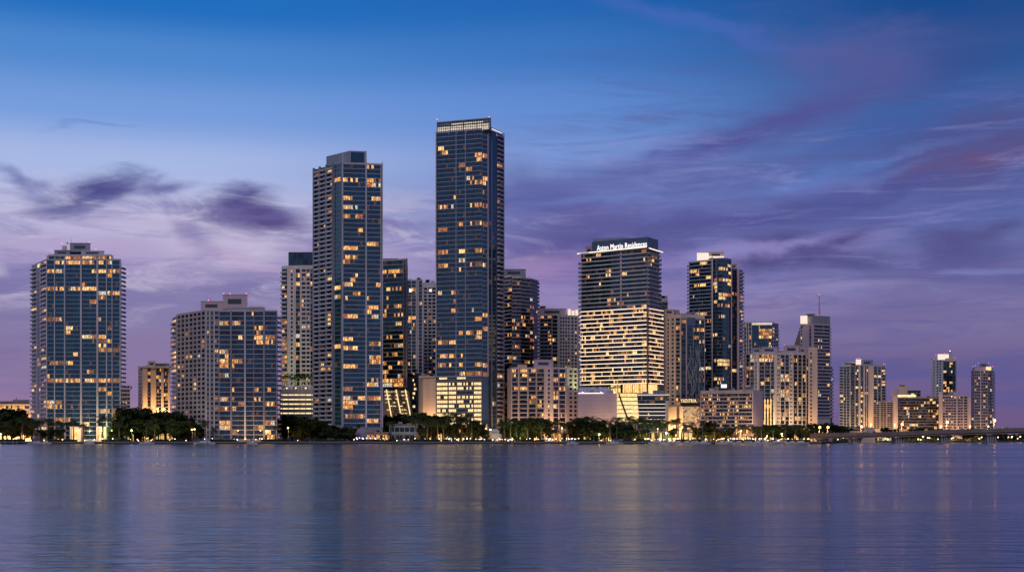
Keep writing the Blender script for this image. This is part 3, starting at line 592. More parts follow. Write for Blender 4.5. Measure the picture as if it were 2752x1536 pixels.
# --- beige tower with mural wall
b = Bld('apartment_tower', 'beige tower whose navy glass right side carries a pale branching root mural', 1838, 1010, seed=24, p=.17, glass=('gd0', 'gb1', 'gd1'))
b.body([(1784, 1014), (1830, 1005), (1894, 1012), (1894, 1045), (1788, 1050)], 845, mat='beige', Yr=1008)
b.facade((1784, 1014), (1830, 1005), 856, 1090, 22, [(1794, 1798, 's', 1, 1, .03), (1805, 1811, 's', 1, 1, .04), (1817, 1828, 'g', 1, 2, .14)], slab=None, piers=[(1788.5, 9, .5, 'beige'), (1801.5, 5, .5, 'beige'), (1814, 4.5, .5, 'beige'), (1829, 2, .5, 'beige')])
f = b.facade((1830, 1005), (1894, 1012), 858, 1068, 20, [(1831, 1843, 'g', 1, 3, .16), (1846, 1862, 'g', 1, 3, .12), (1863, 1878, 'g', 1, 3, .14), (1879, 1893, 'g', 1, 3, .14)], slab='slabdark', sh=.35, so=.3, piers=[(1844.5, 1.6, .6, 'mauve'), (1862.5, 1, .5, 'bluegrey'), (1878.5, 1, .5, 'bluegrey'), (1893, 1.4, .6, 'mauve')])
rr = random.Random(11)
for k in range(11):
    u = f.at(1850+rr.random()*40); z = ZZ(900+rr.random()*60, 1008); mb = MB(); du = rr.uniform(-.6, .6)
    for t in range(rr.randint(7, 13)):
        nu = min(f.at(1892), max(f.at(1847), u+du+rr.uniform(-.9, .9))); nz = z-rr.uniform(2.4, 4.2)
        mb.tube(f.p(u, .75, z), f.p(nu, .75, nz), .2, .2, 'slab', 4); u, z = nu, nz; du = du*.6+rr.uniform(-1, 1)
    b.add('mural_branch', mb, 1)
mb = MB(); f.box(mb, f.at(1846), f.at(1868), .62, .7, ZZ(875, 1008), ZZ(853, 1008), 'steel'); b.one('mural_panel', mb)
b.block(1786, 1812, 1014, 18, 831, 846, 'beige'); b.block(1812, 1826, 1016, 15, 832, 846, 'grey', 'roof_box'); b.block(1830, 1860, 1016, 14, 842, 848, 'grey', 'roof_box')
# lettering and lower front
b.block(1795, 1818, 992, 14, 1092, 1190, 'beige', 'podium'); b.block(1826, 1836, 992, 14, 1091, 1190, 'beige', 'podium')
b.block(1818, 1826, 996, 10, 1092, 1190, 'brown', 'podium')
b.block(1830, 1883, 1002, 6, 1068, 1190, 'dark', 'lower_storey')
f2 = Frame((1828, 1000), (1882, 1001)); mb = MB(); f2.box(mb, 0, f2.len, -.8, 0, ZZ(1082, 1000), ZZ(1070, 1000), 'brown'); b.one('fascia', mb)
cu = bpy.data.curves.new('t', 'FONT'); cu.body = 'YADITRIA.'; cu.size = 3.4; cu.extrude = .1; cu.offset = .05; cu.space_character = 1.15
to = bpy.data.objects.new('tmp', cu); COL.objects.link(to); bpy.context.view_layer.update()
me = bpy.data.meshes.new_from_object(to.evaluated_get(bpy.context.evaluated_depsgraph_get())); bpy.data.objects.remove(to)
tw = max(v.co.x for v in me.vertices); me.materials.clear(); me.materials.append(M['of'])
k = f2.len*.82/tw
for v in me.vertices:
    q = f2.p(.3+v.co.x*k, .12+v.co.z, ZZ(1080.5, 1000)+v.co.y*1.05); v.co = (q[0]-b.o[0], q[1]-b.o[1], q[2]-b.o[2])
o = bpy.data.objects.new('sign_lettering', me); COL.objects.link(o); o.parent = b.root
f3 = Frame((1836, 996), (1882, 997)); rr = random.Random(5)
for i in range(13):
    for j in range(7):
        if rr.random() < .86:
            u = f3.len*(j+.25+.5*(i % 2))/7.5; z = ZZ(1094+i*4, 996); mb = MB()
            mb.ball(f3.p(u, .05, z), .42, rr.choice(('of', 'gar', 'w4', 'w0')), 6, 4); b.add('facade_light', mb, 1)
b.block(1836, 1883, 997, 6, 1091, 1190, 'brown', 'screen_wall')
b.done()
# --- dark curved tower
b = Bld('skyscraper', 'dark rounded glass tower with thin white vertical fins and a glowing roof box', 1925, 1060, seed=25, p=.10, glass=('gb1', 'gb0', 'gb2'), warm=('w0', 'w2', 'w2', 'w5', 'w4', 'w1'),
  lit=Zr(4.793, 1760, 650, [(570,240,670,290),(820,325,930,375),(760,470,975,520),(765,570,805,630),(815,665,970,725),(530,920,680,965),(830,915,900,965),(765,745,800,800),(910,815,965,850),(1080,885,1135,930)])+Zr(4.96, 1760, 930, [(785,180,1000,230),(830,232,1000,262),(790,398,1000,435),(615,400,740,432),(620,280,765,305)]))
PF = [(1852, 1072), (1880, 1066), (1914, 1060)]
PB = [(1916, 1058), (1928, 1052), (1942, 1050), (1955, 1053), (1966, 1060)]
b.body(PF+PB+[(1966, 1095), (1856, 1100)], 701, mat='steel', Yr=1060)
b.body(PB+[(1966, 1085), (1916, 1085)], 693, 701, mat='steel', name='roof_drum', Yr=1052)
pitch = 9.5
for i in range(2): b.facade(PF[i], PF[i+1], 706-i*3, 1062, 37, [(PF[i][0]+1, PF[i+1][0]-1, 'g', 2, 4)], slab='white', sh=.5, so=.9)
for i in range(4): b.facade(PB[i], PB[i+1], (699, 697, 697, 698)[i], 1062, 37, [(PB[i][0]+.2, PB[i+1][0]-.2, 'g', 1, 4)], slab='slabdark', sh=.5, so=.25)
b.body([(1966, 1066), (1981, 1075), (1987, 1074), (1996, 1080), (1994, 1100), (1966, 1100)], 722, mat='steel', name='side_wing', Yr=1070)
b.facade((1966, 1066), (1981, 1075), 724, 1058, 34, [(1967, 1980, 'g', 1, 3, .08)], slab='slabdark', sh=.5, so=.4)
b.facade((1987, 1074), (1996, 1080), 724, 1058, 34, [(1987.5, 1995.5, 'b', 1, 2, .2)], slab=None, rail='mauve')
for x, Y, yt, yb, wd, m in ((1914.5, 1056, 690, 1047, 3, 'offwhite'), (1966, 1057, 695, 1047, 2.4, 'mauve'), (1984, 1070, 722, 1060, 5.5, 'mauve')):
    mb = MB(); mb.box(W(x-wd/2, Y), W(x+wd/2, Y), Y, Y+5, ZZ(yb, Y), ZZ(yt, Y), m); b.one('fin', mb)
b.teeth(1852, 1073, -1, 706, 1000, 31, .9, 5, 'slab'); b.teeth(1996, 1081, 1, 724, 1058, 34, .5, 5, 'slab')
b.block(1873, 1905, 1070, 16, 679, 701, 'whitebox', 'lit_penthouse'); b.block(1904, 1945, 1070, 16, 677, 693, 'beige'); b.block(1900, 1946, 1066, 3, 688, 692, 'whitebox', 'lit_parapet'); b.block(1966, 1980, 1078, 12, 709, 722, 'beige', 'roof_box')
for x in (1930, 1938, 1943): antenna(b, x, 1072, 678, 674, .2, beacon=None)
mb = MB(); mb.box(W(1939, 1046), W(1953, 1046), 1046, 1048, ZZ(1041, 1046), ZZ(1032, 1046), 'sign'); b.one('lit_panel', mb)
b.done()
# --- low hotel slab
b = Bld('hotel', 'long low hotel block with ten banded storeys and a blank mauve end wall', 1965, 965, seed=26, p=.50, glass=('gd0', 'gd1', 'gd2'), warm=('w0', 'w1', 'w2', 'w3', 'w5'))
b.body([(1883, 975), (2025, 962), (2051, 975), (2048, 1000), (1888, 1000)], 1048, mat='mauve', Yr=965)
f = b.facade((1883, 975), (2025, 962), 1057, 1168, 11, [(1884, 1914, 'g', 3, 4), (1915, 1985, 'g', 7, 4), (1986, 2023, 'g', 4, 4)], slab='tan', sh=1.0, so=1.0, piers=[(1884, 2, 1.1, 'tan'), (2023.5, 2.5, 1.2, 'offwhite')])
mb = MB(); f.box(mb, 0, f.len, .003, .8, ZZ(1056, 975), ZZ(1049, 975), 'tan'); b.one('roof_band', mb)
b.block(1906, 1918, 972, 6, 1043, 1049, 'beige', 'roof_box'); b.block(2002, 2024, 985, 8, 1038, 1049, 'bluegrey', 'roof_box')
b.done()
# --- blue tower behind
b = Bld('office_tower', 'distant blue glass tower with a lit roof band and white corner grid', 2045, 1230, seed=27, p=.1, glass=('gb0', 'gb2', 'gb1'), lit=Zr(3.4233, 1980, 780, [(200,345,345,430),(160,500,210,515),(320,490,350,515)]))
PQ = [(1999, 1236), (2021, 1230), (2075, 1228), (2092, 1240)]
b.body(PQ+[(2092, 1270), (2000, 1270)], 867, mat='steel', Yr=1230)
b.facade(PQ[0], PQ[1], 868, 1000, 12, [(2001, 2006, 'g', 1, 1), (2008, 2012, 'g', 1, 1), (2014, 2020, 'g', 1, 1)], slab='offwhite', sh=.5, piers=[(2000, 2, .8, 'offwhite'), (2007, 2, .8, 'offwhite'), (2013, 2, .8, 'offwhite'), (2020.5, 2, .8, 'offwhite')])
b.facade(PQ[1], PQ[2], 874, 1000, 14, [(2022, 2074, 'g', 6, 3)], slab='steel', sh=.3, so=.05)
b.facade(PQ[2], PQ[3], 878, 1000, 13, [(2076, 2090, 'b', 1, 3, .2)], slab=None, rail='bluegrey')
g = Frame((2021, 1229), (2075, 1227)); mb = MB(); g.box(mb, 0, g.len, -.6, .4, ZZ(873, 1230), ZZ(867, 1230), 'crown'); b.one('lit_parapet', mb)
g = Frame((1999, 1235), (2078, 1227)); mb = MB(); g.box(mb, 0, g.len, -.6, .8, ZZ(867, 1230), ZZ(865, 1230), 'bluegrey'); b.one('parapet', mb)
b.done()
# --- white gridded slab
b = Bld('apartment_block', 'wide pale gridded slab with white window piers and two grey roof boxes', 2085, 1090, seed=28, p=.22, glass=('gd0', 'gd1', 'gb1'), lit=Zr(3.4233, 1980, 780, [(115,590,375,645),(90,700,160,730),(210,820,340,850),(400,780,480,850),(400,900,480,980)]))
b.body([(2000, 1098), (2088, 1090), (2097, 1088), (2122, 1090), (2131, 1088), (2175, 1094), (2175, 1130), (2002, 1135)], 948, mat='offwhite', Yr=1090)
kw = dict(slab='white', sh=.35, so=.5)
b.facade((2000, 1098), (2088, 1090), 952, 1160, 20, [(2006, 2015, 'g', 1, 2), (2017, 2026, 'g', 1, 3), (2028, 2034, 'p', 2, 1, .08), (2041, 2054, 'g', 1, 4), (2056, 2070, 'g', 1, 4), (2072, 2080, 'g', 1, 3)], piers=[(2003, 4, .8, 'offwhite'), (2016, 1.4, .8), (2037, 5, .9, 'offwhite'), (2055, 1.4, .8), (2071, 1.4, .8), (2085, 6, .6, 'offwhite')], **kw)
b.facade((2088, 1090), (2097, 1088), 950, 1160, 20, [(2089, 2096, 'p', 2, 1, .1)], slab=None)
b.facade((2097, 1088), (2122, 1090), 952, 1160, 20, [(2098, 2108, 'g', 1, 3), (2110, 2120, 'g', 1, 3)], piers=[(2109, 1.4, .8)], **kw)
b.facade((2122, 1090), (2131, 1088), 950, 1160, 20, [(2123, 2130, 'p', 2, 1, .1)], slab=None)
b.facade((2131, 1088), (2175, 1094), 952, 1160, 20, [(2133, 2142, 'g', 1, 3), (2145, 2154, 'g', 1, 3), (2156, 2165, 'g', 1, 3), (2167, 2174, 'g', 1, 2)], piers=[(2143.5, 1.6, .8), (2155, 1.6, .8), (2166, 1.6, .8)], **kw)
b.block(2022, 2046, 1098, 16, 935, 949, 'mauve', 'roof_box'); b.block(2046, 2090, 1096, 18, 932, 949, 'mauve'); b.block(2107, 2148, 1096, 18, 928, 949, 'mauve')
b.block(2150, 2164, 1100, 14, 934, 949, 'mauve', 'roof_box'); beacon(b, 2108, 1098, 928, 'red', .3)
b.block(2172, 2197, 1080, 30, 932, 1190, 'beige', 'stair_tower'); b.facade((2172, 1079.9), (2182, 1079.9), 945, 1165, 21, [(2177, 2182, 's', 1, 1, .15)], slab=None)
for x in (2054, 2062, 2070): b.block(x, x+3.2, 1084, 3, 1072, 1150, 'gold', 'lit_strip')
b.block(2078, 2084, 1084, 3, 1060, 1150, 'offwhite', 'pier')
b.done()
# --- striped tower with mast
b = Bld('office_tower', 'dark striped tower with a glowing top corner and a tall roof mast', 2190, 1280, seed=29, p=.10, glass=('gd0', 'gd1'), warm=('w0', 'w4', 'w1', 'w2'))
b.body([(2150, 1290), (2187, 1275), (2231, 1286), (2230, 1320), (2152, 1325)], 870, mat='mauve', Yr=1280)
b.body([(2172, 1288), (2187, 1277), (2231, 1287), (2229, 1315), (2172, 1318)], 848, 870, mat='grey', name='upper_storeys', Yr=1280)
b.facade((2150, 1290), (2187, 1275), 876, 1060, 20, [(2151, 2156, 'p', 1, 1, .05), (2175, 2180, 'g', 1, 1, .05)], slab=None)
b.facade((2187, 1275), (2231, 1286), 872, 1120, 27, [(2188, 2230, 'g', 4, 4)], slab='mauve', sh=1.1, so=.7)
b.teeth(2231, 1287, 1, 875, 1120, 27, 1.6, 6, 'mauve')
b.block(2151, 2170, 1282, 8, 848, 868, 'whitebox', 'glowing_corner'); b.block(2168, 2190, 1290, 14, 843, 852, 'brown', 'roof_box')
antenna(b, 2202, 1292, 850, 792, .9, 'mauve'); beacon(b, 2200, 1292, 848); beacon(b, 2219, 1290, 853); beacon(b, 2228, 1290, 852)
for i in range(7):
    b.block(2130+i*3, 2152, 1300, 10, 935-i*9, 944-i*9, 'brown', 'stepped_wing')
b.facade((2231, 1286), (2238, 1292), 985, 1120, 14, [(2231.5, 2237, 'b', 1, 2, .2)], slab=None, rail='mauve')
b.block(2229, 2237, 1294, 15, 985, 1190, 'mauve', 'side_wing')
b.done()
# --- far right group
b = Bld('apartment_tower', 'pale many-bayed tower with a red-lit roof box, first tower behind the bridge', 2315, 1560, seed=30, p=.17, glass=('gd0', 'gg1', 'gd2'), warm=('w0', 'w2', 'w2', 'w1', 'w4'))
b.body([(2256, 1570), (2285, 1560), (2335, 1556), (2348, 1554), (2380, 1565), (2380, 1600), (2258, 1600)], 981, mat='white', Yr=1560)
b.facade((2256, 1570), (2285, 1560), 985, 1150, 22, [(2257, 2266, 'b', 1, 2, .06), (2268, 2274, 'g', 1, 2, .05), (2276, 2283, 'g', 1, 2, .05)], slab='white', rail='white', sh=.6)
b.facade((2285, 1560), (2335, 1556), 984, 1150, 22, [(2286, 2297, 'g', 1, 3, .3), (2299, 2307, 'g', 1, 2, .3), (2313, 2320, 'g', 1, 2, .25), (2325, 2333, 'g', 1, 2, .15)], slab='brown', sh=.6, piers=[(2310, 3, .8, 'white'), (2322.5, 1.5, .8, 'offwhite'), (2329, 1.3, .8, 'offwhite')])
b.facade((2348, 1554), (2380, 1565), 984, 1150, 22, [(2349, 2357, 'g', 1, 2), (2359, 2367, 'g', 1, 2), (2369, 2379, 'b', 1, 2, .2)], slab='white', sh=.5, piers=[(2358, 1.4, .8, 'white'), (2368, 1.2, .8, 'white')])
f = Frame((2334, 1556), (2348, 1554)); mb = MB(); f.box(mb, .3, f.len, 0, 1, GZ, ZZ(985, 1556), 'beige'); b.one('pier', mb)
b.block(2262, 2300, 1575, 20, 972, 982, 'white', 'roof_box'); b.block(2300, 2314, 1565, 12, 965, 978, 'whitebox', 'glowing_roof_box'); b.block(2315, 2346, 1572, 18, 967, 982, 'bluegrey'); b.block(2347, 2379, 1576, 14, 978, 984, 'mauve', 'parapet')
for x, y in ((2303, 964), (2309, 962), (2314, 966), (2374, 978), (2379, 979)): beacon(b, x, 1566, y, 'red', .8)
b.teeth(2380, 1567, 1, 985, 1090, 14, 1.2, 6, 'white')
b.done()
b = Bld('apartment_block', 'low pink gridded block with dark paired windows behind the bridge', 2373, 1500, seed=31, p=.05, glass=('gd0', 'gd1'))
b.body([(2347, 1500), (2401, 1500), (2401, 1540), (2347, 1540)], 1079, mat='beige')
b.facade((2347, 1499.9), (2401, 1499.9), 1080, 1152, 13, [(2348, 2364, 's', 2, 2), (2366, 2382, 's', 2, 2), (2384, 2399, 's', 2, 2)], slab='beige', sh=.5)
b.done()
b = Bld('apartment_block', 'pink pier block with a yellow-lit roof terrace above a dark gridded front', 2460, 1540, seed=32, p=.22, glass=('gd0', 'gd1', 'gd2'), warm=('w2', 'w0', 'w1', 'w4'))
b.body([(2412, 1540), (2524, 1536), (2524, 1580), (2414, 1580)], 1067, mat='brown', Yr=1538)
b.facade((2412, 1539.9), (2524, 1535.9), 1070, 1152, 11, [(2413, 2522, 'g', 14, 2)], slab='brown', sh=.6, so=.5)
b.block(2398, 2413, 1532, 30, 1062, 1190, 'pink', 'pier')
b.block(2395, 2475, 1560, 20, 1046, 1067, 'mauve', 'upper_storey'); b.facade((2440, 1559.9), (2475, 1559.9), 1048, 1064, 2, [(2440, 2474, 'g', 4, 2, .2)], slab='mauve')
b.block(2415, 2438, 1556, 14, 1036, 1060, 'beige', 'stair_tower'); b.block(2417, 2431, 1555, 12, 1033, 1036, 'brown', 'roof_box')
b.block(2412, 2462, 1541, 3, 1060, 1066, 'gar', 'lit_terrace')
b.done()
b = Bld('apartment_tower', 'slim white tower with a dark glass front and glowing crown, over the bridge', 2535, 1680, seed=33, p=.2, glass=('gd0', 'gb1', 'gd1'), warm=('w4', 'w2', 'w0'))
b.body([(2502, 1690), (2533, 1678), (2570, 1682), (2570, 1715), (2504, 1720)], 966, mat='white', Yr=1680)
b.facade((2502, 1690), (2533, 1678), 968, 1090, 17, [(2508, 2512, 'p', 1, 1, .1), (2517, 2522, 's', 1, 1, .05), (2524, 2530, 's', 1, 1, .1)], slab=None)
b.facade((2533, 1678), (2570, 1682), 972, 1090, 16, [(2535, 2568, 'g', 4, 2, .3)], slab='dark', sh=.6, piers=[(2533.5, 1.5, .8, 'white'), (2569.5, 1.2, .8, 'white')])
b.block(2520, 2550, 1690, 15, 951, 966, 'whitebox', 'glowing_crown'); b.block(2550, 2558, 1688, 15, 944, 966, 'mauve', 'roof_box'); b.block(2540, 2568, 1684, 10, 962, 967, 'beige', 'parapet')
for x, y in ((2515, 955), (2538, 950), (2553, 943), (2566, 962)): beacon(b, x, 1688, y, 'red' if x != 2553 else 'warm', .6)
b.done()
b = Bld('apartment_block', 'grey low block with scattered lit windows between two pink piers behind bridge', 2565, 1520, seed=34, p=.12, glass=('gd0', 'gd2', 'gd1'), warm=('w2', 'w0', 'w5'))
b.body([(2532, 1520), (2602, 1518), (2602, 1560), (2534, 1560)], 1061, mat='mauve', Yr=1519)
b.facade((2532, 1519.9), (2602, 1517.9), 1064, 1152, 12, [(2534, 2570, 's', 5, 2), (2573, 2588, 's', 2, 2), (2590, 2600, 's', 1, 2)], slab='mauve', sh=.5)
b.block(2523, 2533, 1514, 30, 1052, 1190, 'pink', 'pier'); b.block(2602, 2609, 1514, 30, 1066, 1190, 'pink', 'pier'); b.block(2549, 2567, 1530, 15, 1052, 1062, 'mauve')
beacon(b, 2558, 1517, 1066, 'amber', .8)
b.done()
b = Bld('apartment_tower', 'rounded dark tower with a yellow-lit roof corner at the far right', 2641, 1600, seed=35, p=.17, glass=('gd0', 'gd1', 'gd2'), warm=('w0', 'w2', 'w4', 'w1'))
PT = [(2610, 1612), (2618, 1602), (2655, 1598), (2666, 1604), (2672, 1614)]
b.body(PT+[(2670, 1640), (2612, 1640)], 995, mat='grey', Yr=1600)
b.body([(2613, 1614), (2620, 1605), (2655, 1601), (2668, 1612), (2668, 1635), (2614, 1635)], 986, 995, mat='mauve', name='upper_storey', Yr=1602)
for i, cl in enumerate(([(2611, 2617, 'g', 1, 2)], [(2619, 2634, 's', 3, 1), (2637, 2654, 's', 3, 1)], [(2656, 2665, 'g', 1, 2)], [(2666.5, 2671.5, 'b', 1, 2)])):
    b.facade(PT[i], PT[i+1], 997+(0, -1, 0, 1)[i], 1152, 20, cl, slab='mauve', sh=.5, so=.4, piers=[(2635.5, 2, .8, 'mauve')] if i == 1 else ())
b.block(2632, 2656, 1612, 15, 976, 987, 'bluegrey'); b.block(2650, 2664, 1599, 3, 985, 994, 'of', 'lit_corner')
for x, y in ((2615, 985), (2622, 982), (2630, 976), (2656, 976), (2668, 985)): beacon(b, x, 1610, y, 'red', .6)
b.done()
# --- more distant low block under the bridge line and small shore buildings
def lowb(name, label, x0, x1, Y, ytop, mat, nw, pr, warm, d=12, fl=1, cat='building', roof=None, ybot=None):
    b = Bld(name, label, (x0+x1)/2, Y, seed=int(x0), p=pr, warm=warm, glass=('gd0', 'gd1'), cat=cat)
    b.body([(x0, Y), (x1, Y), (x1, Y+d), (x0, Y+d)], ytop, mat=mat)
    yb = HZ-(GZ-CZ)*F/Y
    b.facade((x0, Y-.1), (x1, Y-.1), ytop+1, yb, fl, [(x0+.5, x1-.5, 'g' if fl == 1 else 's', nw, 2)], slab=mat, sh=.5, so=.3)
    mb = MB(); mb.box(W(x0, Y)-.8, W(x1, Y)+.8, Y-1.5, Y+d+.3, ZZ(ytop, Y)+.95, ZZ(ytop, Y)+1.4, roof or 'brown'); b.one('roof', mb); b.done(); return b
lowb('restaurant', 'waterside restaurant with a row of tall orange-lit windows beside the white house', 986, 1044, 925, 1166, 'brown', 13, .98, ('w1', 'w0'))
lowb('pavilion', 'low white-fronted building with few windows right of the lit restaurant', 1046, 1142, 935, 1144, 'slab', 7, .15, ('w2',), fl=2)
lowb('pavilion', 'small lit kiosk with a dark roof behind the trees left of the broad block', 420, 466, 960, 1162, 'beige', 12, .98, ('w0', 'gold'))
lowb('pavilion', 'orange glowing garden wall pavilion in front of the office podium', 1228, 1286, 930, 1164, 'beige', 8, .95, ('w1', 'gold'))
lowb('pavilion', 'long amber-lit garden pavilion below the pink-walled block', 1480, 1530, 940, 1162, 'pink', 10, .9, ('w1', 'w0'))
lowb('pavilion', 'brightly lit marina pavilion in front of the long low hotel', 1985, 2030, 940, 1150, 'beige', 7, .98, ('gold', 'w1'), fl=2)
lowb('pavilion', 'row of lit shop fronts below the root mural tower', 1830, 1880, 945, 1160, 'beige', 9, .95, ('w0', 'gold'))
lowb('pavilion', 'lit arcade at the foot of the wide pale gridded slab', 2062, 2150, 1000, 1150, 'beige', 15, .8, ('gold', 'w0', 'w2'))
lowb('pavilion', 'amber glow block added behind trees right of the leftmost tower', 344, 412, 985, 1164, 'beige', 11, .6, ('w0', 'w7', 'gold'))  # from here to the hotel foot: lit blocks added for glow between trunks
lowb('pavilion', 'gold glow block added behind the trees below the lit office podium', 1146, 1222, 945, 1158, 'beige', 11, .85, ('gold', 'of', 'w1'))
lowb('pavilion', 'warm glow block added left of centre of the pink-walled block', 1384, 1456, 948, 1160, 'beige', 12, .6, ('w1', 'gold', 'w7'))
lowb('pavilion', 'row of small amber glow panels added under the mauve podium wall', 1562, 1650, 948, 1166, 'mauve', 14, .5, ('w0', 'w7', 'w2'))
lowb('pavilion', 'glow block added below the dark glass podium with white lines', 1716, 1786, 950, 1160, 'beige', 11, .7, ('gold', 'w0', 'w7'))
lowb('pavilion', 'amber glow block added at the left foot of the long low hotel', 1890, 1972, 945, 1160, 'beige', 13, .75, ('w0', 'w1', 'gold'))
lowb('warehouse', 'yellow-lit shed on the far shore seen under the bridge', 2320, 2358, 1450, 1174, 'beige', 6, .98, ('gar', 'w2'))
lowb('warehouse', 'pink-white lit shed on the far shore seen under the bridge', 2366, 2406, 1450, 1174.5, 'offwhite', 6, .98, ('w4',))
lowb('warehouse', 'low garage with amber lights at the foot of the pink gridded block', 2285, 2350, 1470, 1150, 'beige', 12, .8, ('gold', 'w0'), fl=2)

# ------------------------------------------------------------------ setting
def struct(name, mb, kind='structure'):
    o = mb.build(name); o['kind'] = kind; return o
mb = MB(); mb.box(-900, W(2190, 900), 900.5, 1900, -3, GZ-.004, 'grass_ground') if False else None
def ground_mat(name, a, b, sc):
    m = wall_mat(name, a, scale=sc); return m
M['turf'] = wall_mat('park_ground', (.035, .042, .025), scale=.2)
M['paving'] = wall_mat('promenade_paving', (.15, .15, .16), scale=.5)
land = [(-1200, 900.6), (W(2205, 900), 900.6), (W(2240, 1000), 1000), (W(2290, 1400), 1400), (W(2420, 1440), 1440), (W(3300, 1480), 1480), (3000, 3400), (-3000, 3400)]
mb = MB(); mb.prism(land, -3, GZ, 'turf'); struct('ground', mb)
mb = MB(); mb.prism([(-1200, 901), (W(2200, 901), 901), (W(2200, 901), 907), (-1200, 907)], GZ-.5, GZ+.004, 'paving'); struct('promenade', mb)
# seawall: sections with a pale cap
sw = empty('seawall', (0, 900, 0), 'long dark concrete seawall with a pale cap along the waterline', 'seawall')
mb = MB(); mb.box(-1200, W(2206, 900), 899.9, 900.6, -3, .95, 'dark'); mb.build('wall', sw, (0, 900, 0))
mb = MB(); mb.box(-1200, W(2206, 900), 899.6, 901, .95, GZ+.15, 'paving'); mb.build('cap', sw, (0, 900, 0))
# far right wooded shore
# water
m, nt, p = nt_new('bay_water')
tc = nt.nodes.new('ShaderNodeTexCoord')
def noise(scale, vec, det=4, rough=.55):
    mp = nt.nodes.new('ShaderNodeMapping'); mp.inputs['Scale'].default_value = scale
    n = nt.nodes.new('ShaderNodeTexNoise'); n.inputs['Scale'].default_value = 1; n.inputs['Detail'].default_value = det; n.inputs['Roughness'].default_value = rough
    L(nt, vec, mp.inputs[0]); L(nt, mp.outputs[0], n.inputs[0]); return n.outputs[0]
nA = noise((.07, .30, 1), tc.outputs['Object']); nB = noise((.004, .035, 1), tc.outputs['Object'], 3); nC = noise((.35, 1.6, 1), tc.outputs['Object'], 3)
ad = nt.nodes.new('ShaderNodeMath'); ad.operation = 'MULTIPLY_ADD'; ad.inputs[1].default_value = 4.0; L(nt, nB, ad.inputs[0]); L(nt, nA, ad.inputs[2])
ad2 = nt.nodes.new('ShaderNodeMath'); ad2.operation = 'MULTIPLY_ADD'; ad2.inputs[1].default_value = .8; L(nt, nC, ad2.inputs[0]); L(nt, ad.outputs[0], ad2.inputs[2])
bp = nt.nodes.new('ShaderNodeBump'); bp.inputs['Strength'].default_value = .42; bp.inputs['Distance'].default_value = .3
L(nt, ad2.outputs[0], bp.inputs['Height']); L(nt, bp.outputs[0], p.inputs['Normal'])
rr_ = nt.nodes.new('ShaderNodeMapRange'); rr_.inputs[1].default_value = .35; rr_.inputs[2].default_value = .65; rr_.inputs[3].default_value = .11; rr_.inputs[4].default_value = .22
L(nt, nB, rr_.inputs[0]); L(nt, rr_.outputs[0], p.inputs['Roughness'])
p.inputs['Base Color'].default_value = (.007, .060, .100, 1); p.inputs['IOR'].default_value = 1.45
M['water'] = m
mb = MB(); mb.quad([(-6000, -300, 0), (6000, -300, 0), (6000, 9000, 0), (-6000, 9000, 0)], 'water'); struct('water', mb)
M['seabed'] = M['turf']

# ------------------------------------------------------------------ bridge
br = empty('bridge', (W(2480, 960), 960, 0), 'long low concrete road bridge crossing the water on the right', 'bridge')
BO = (W(2480, 960), 960, 0)
dk = [(2175, 1010, 1167), (2300, 990, 1165), (2430, 965, 1161.5), (2560, 945, 1157), (2680, 930, 1153.5), (2790, 915, 1151.5), (2950, 900, 1150)]
for i in range(len(dk)-1):
    (xa, Ya, ya), (xb, Yb, yb) = dk[i], dk[i+1]; za, zb = ZZ(ya, Ya), ZZ(yb, Yb); A = (W(xa, Ya), Ya); B = (W(xb, Yb), Yb)
    mb = MB(); mb.hexa([(A[0], A[1], za-1.6), (B[0], B[1], zb-1.6), (B[0], B[1]+14, zb-1.6), (A[0], A[1]+14, za-1.6), (A[0], A[1], za), (B[0], B[1], zb), (B[0], B[1]+14, zb), (A[0], A[1]+14, za)], 'brown'); mb.build('deck', br, BO)
    mb = MB(); mb.hexa([(A[0], A[1]-.25, za-.3), (B[0], B[1]-.25, zb-.3), (B[0], B[1]-.003, zb-.3), (A[0], A[1]-.003, za-.3), (A[0], A[1]-.25, za+.9), (B[0], B[1]-.25, zb+.9), (B[0], B[1]-.003, zb+.9), (A[0], A[1]-.003, za+.9)], 'bridgepar'); mb.build('parapet', br, BO)
    mb = MB(); mb.hexa([(A[0], A[1]+1.2, za-3.0), (B[0], B[1]+1.2, zb-3.0), (B[0], B[1]+2.2, zb-3.0), (A[0], A[1]+2.2, za-3.0), (A[0], A[1]+1.2, za-1.6), (B[0], B[1]+1.2, zb-1.6), (B[0], B[1]+2.2, zb-1.6), (A[0], A[1]+2.2, za-1.6)], 'brown'); mb.build('girder', br, BO)
for i in range(60):
    px = 2190+i*10.5; j = max(k for k in range(len(dk)-1) if dk[k][0] <= px); t = (px-dk[j][0])/(dk[j+1][0]-dk[j][0]); Y = dk[j][1]+(dk[j+1][1]-dk[j][1])*t
    z = ZZ(dk[j][2], dk[j][1])*(1-t)+ZZ(dk[j+1][2], dk[j+1][1])*t; X = W(dk[j][0], dk[j][1])*(1-t)+W(dk[j+1][0], dk[j+1][1])*t
    mb = MB(); mb.box(X-.12, X+.12, Y-.2, Y-.05, z+.9, z+1.7, 'grey'); mb.build('railing_post', br, BO)
def deckz(px):
    for i in range(len(dk)-1):
        if dk[i][0] <= px <= dk[i+1][0]:
            t = (px-dk[i][0])/(dk[i+1][0]-dk[i][0]); Y = dk[i][1]+(dk[i+1][1]-dk[i][1])*t
            return Y, ZZ(dk[i][2], dk[i][1])*(1-t)+ZZ(dk[i+1][2], dk[i+1][1])*t
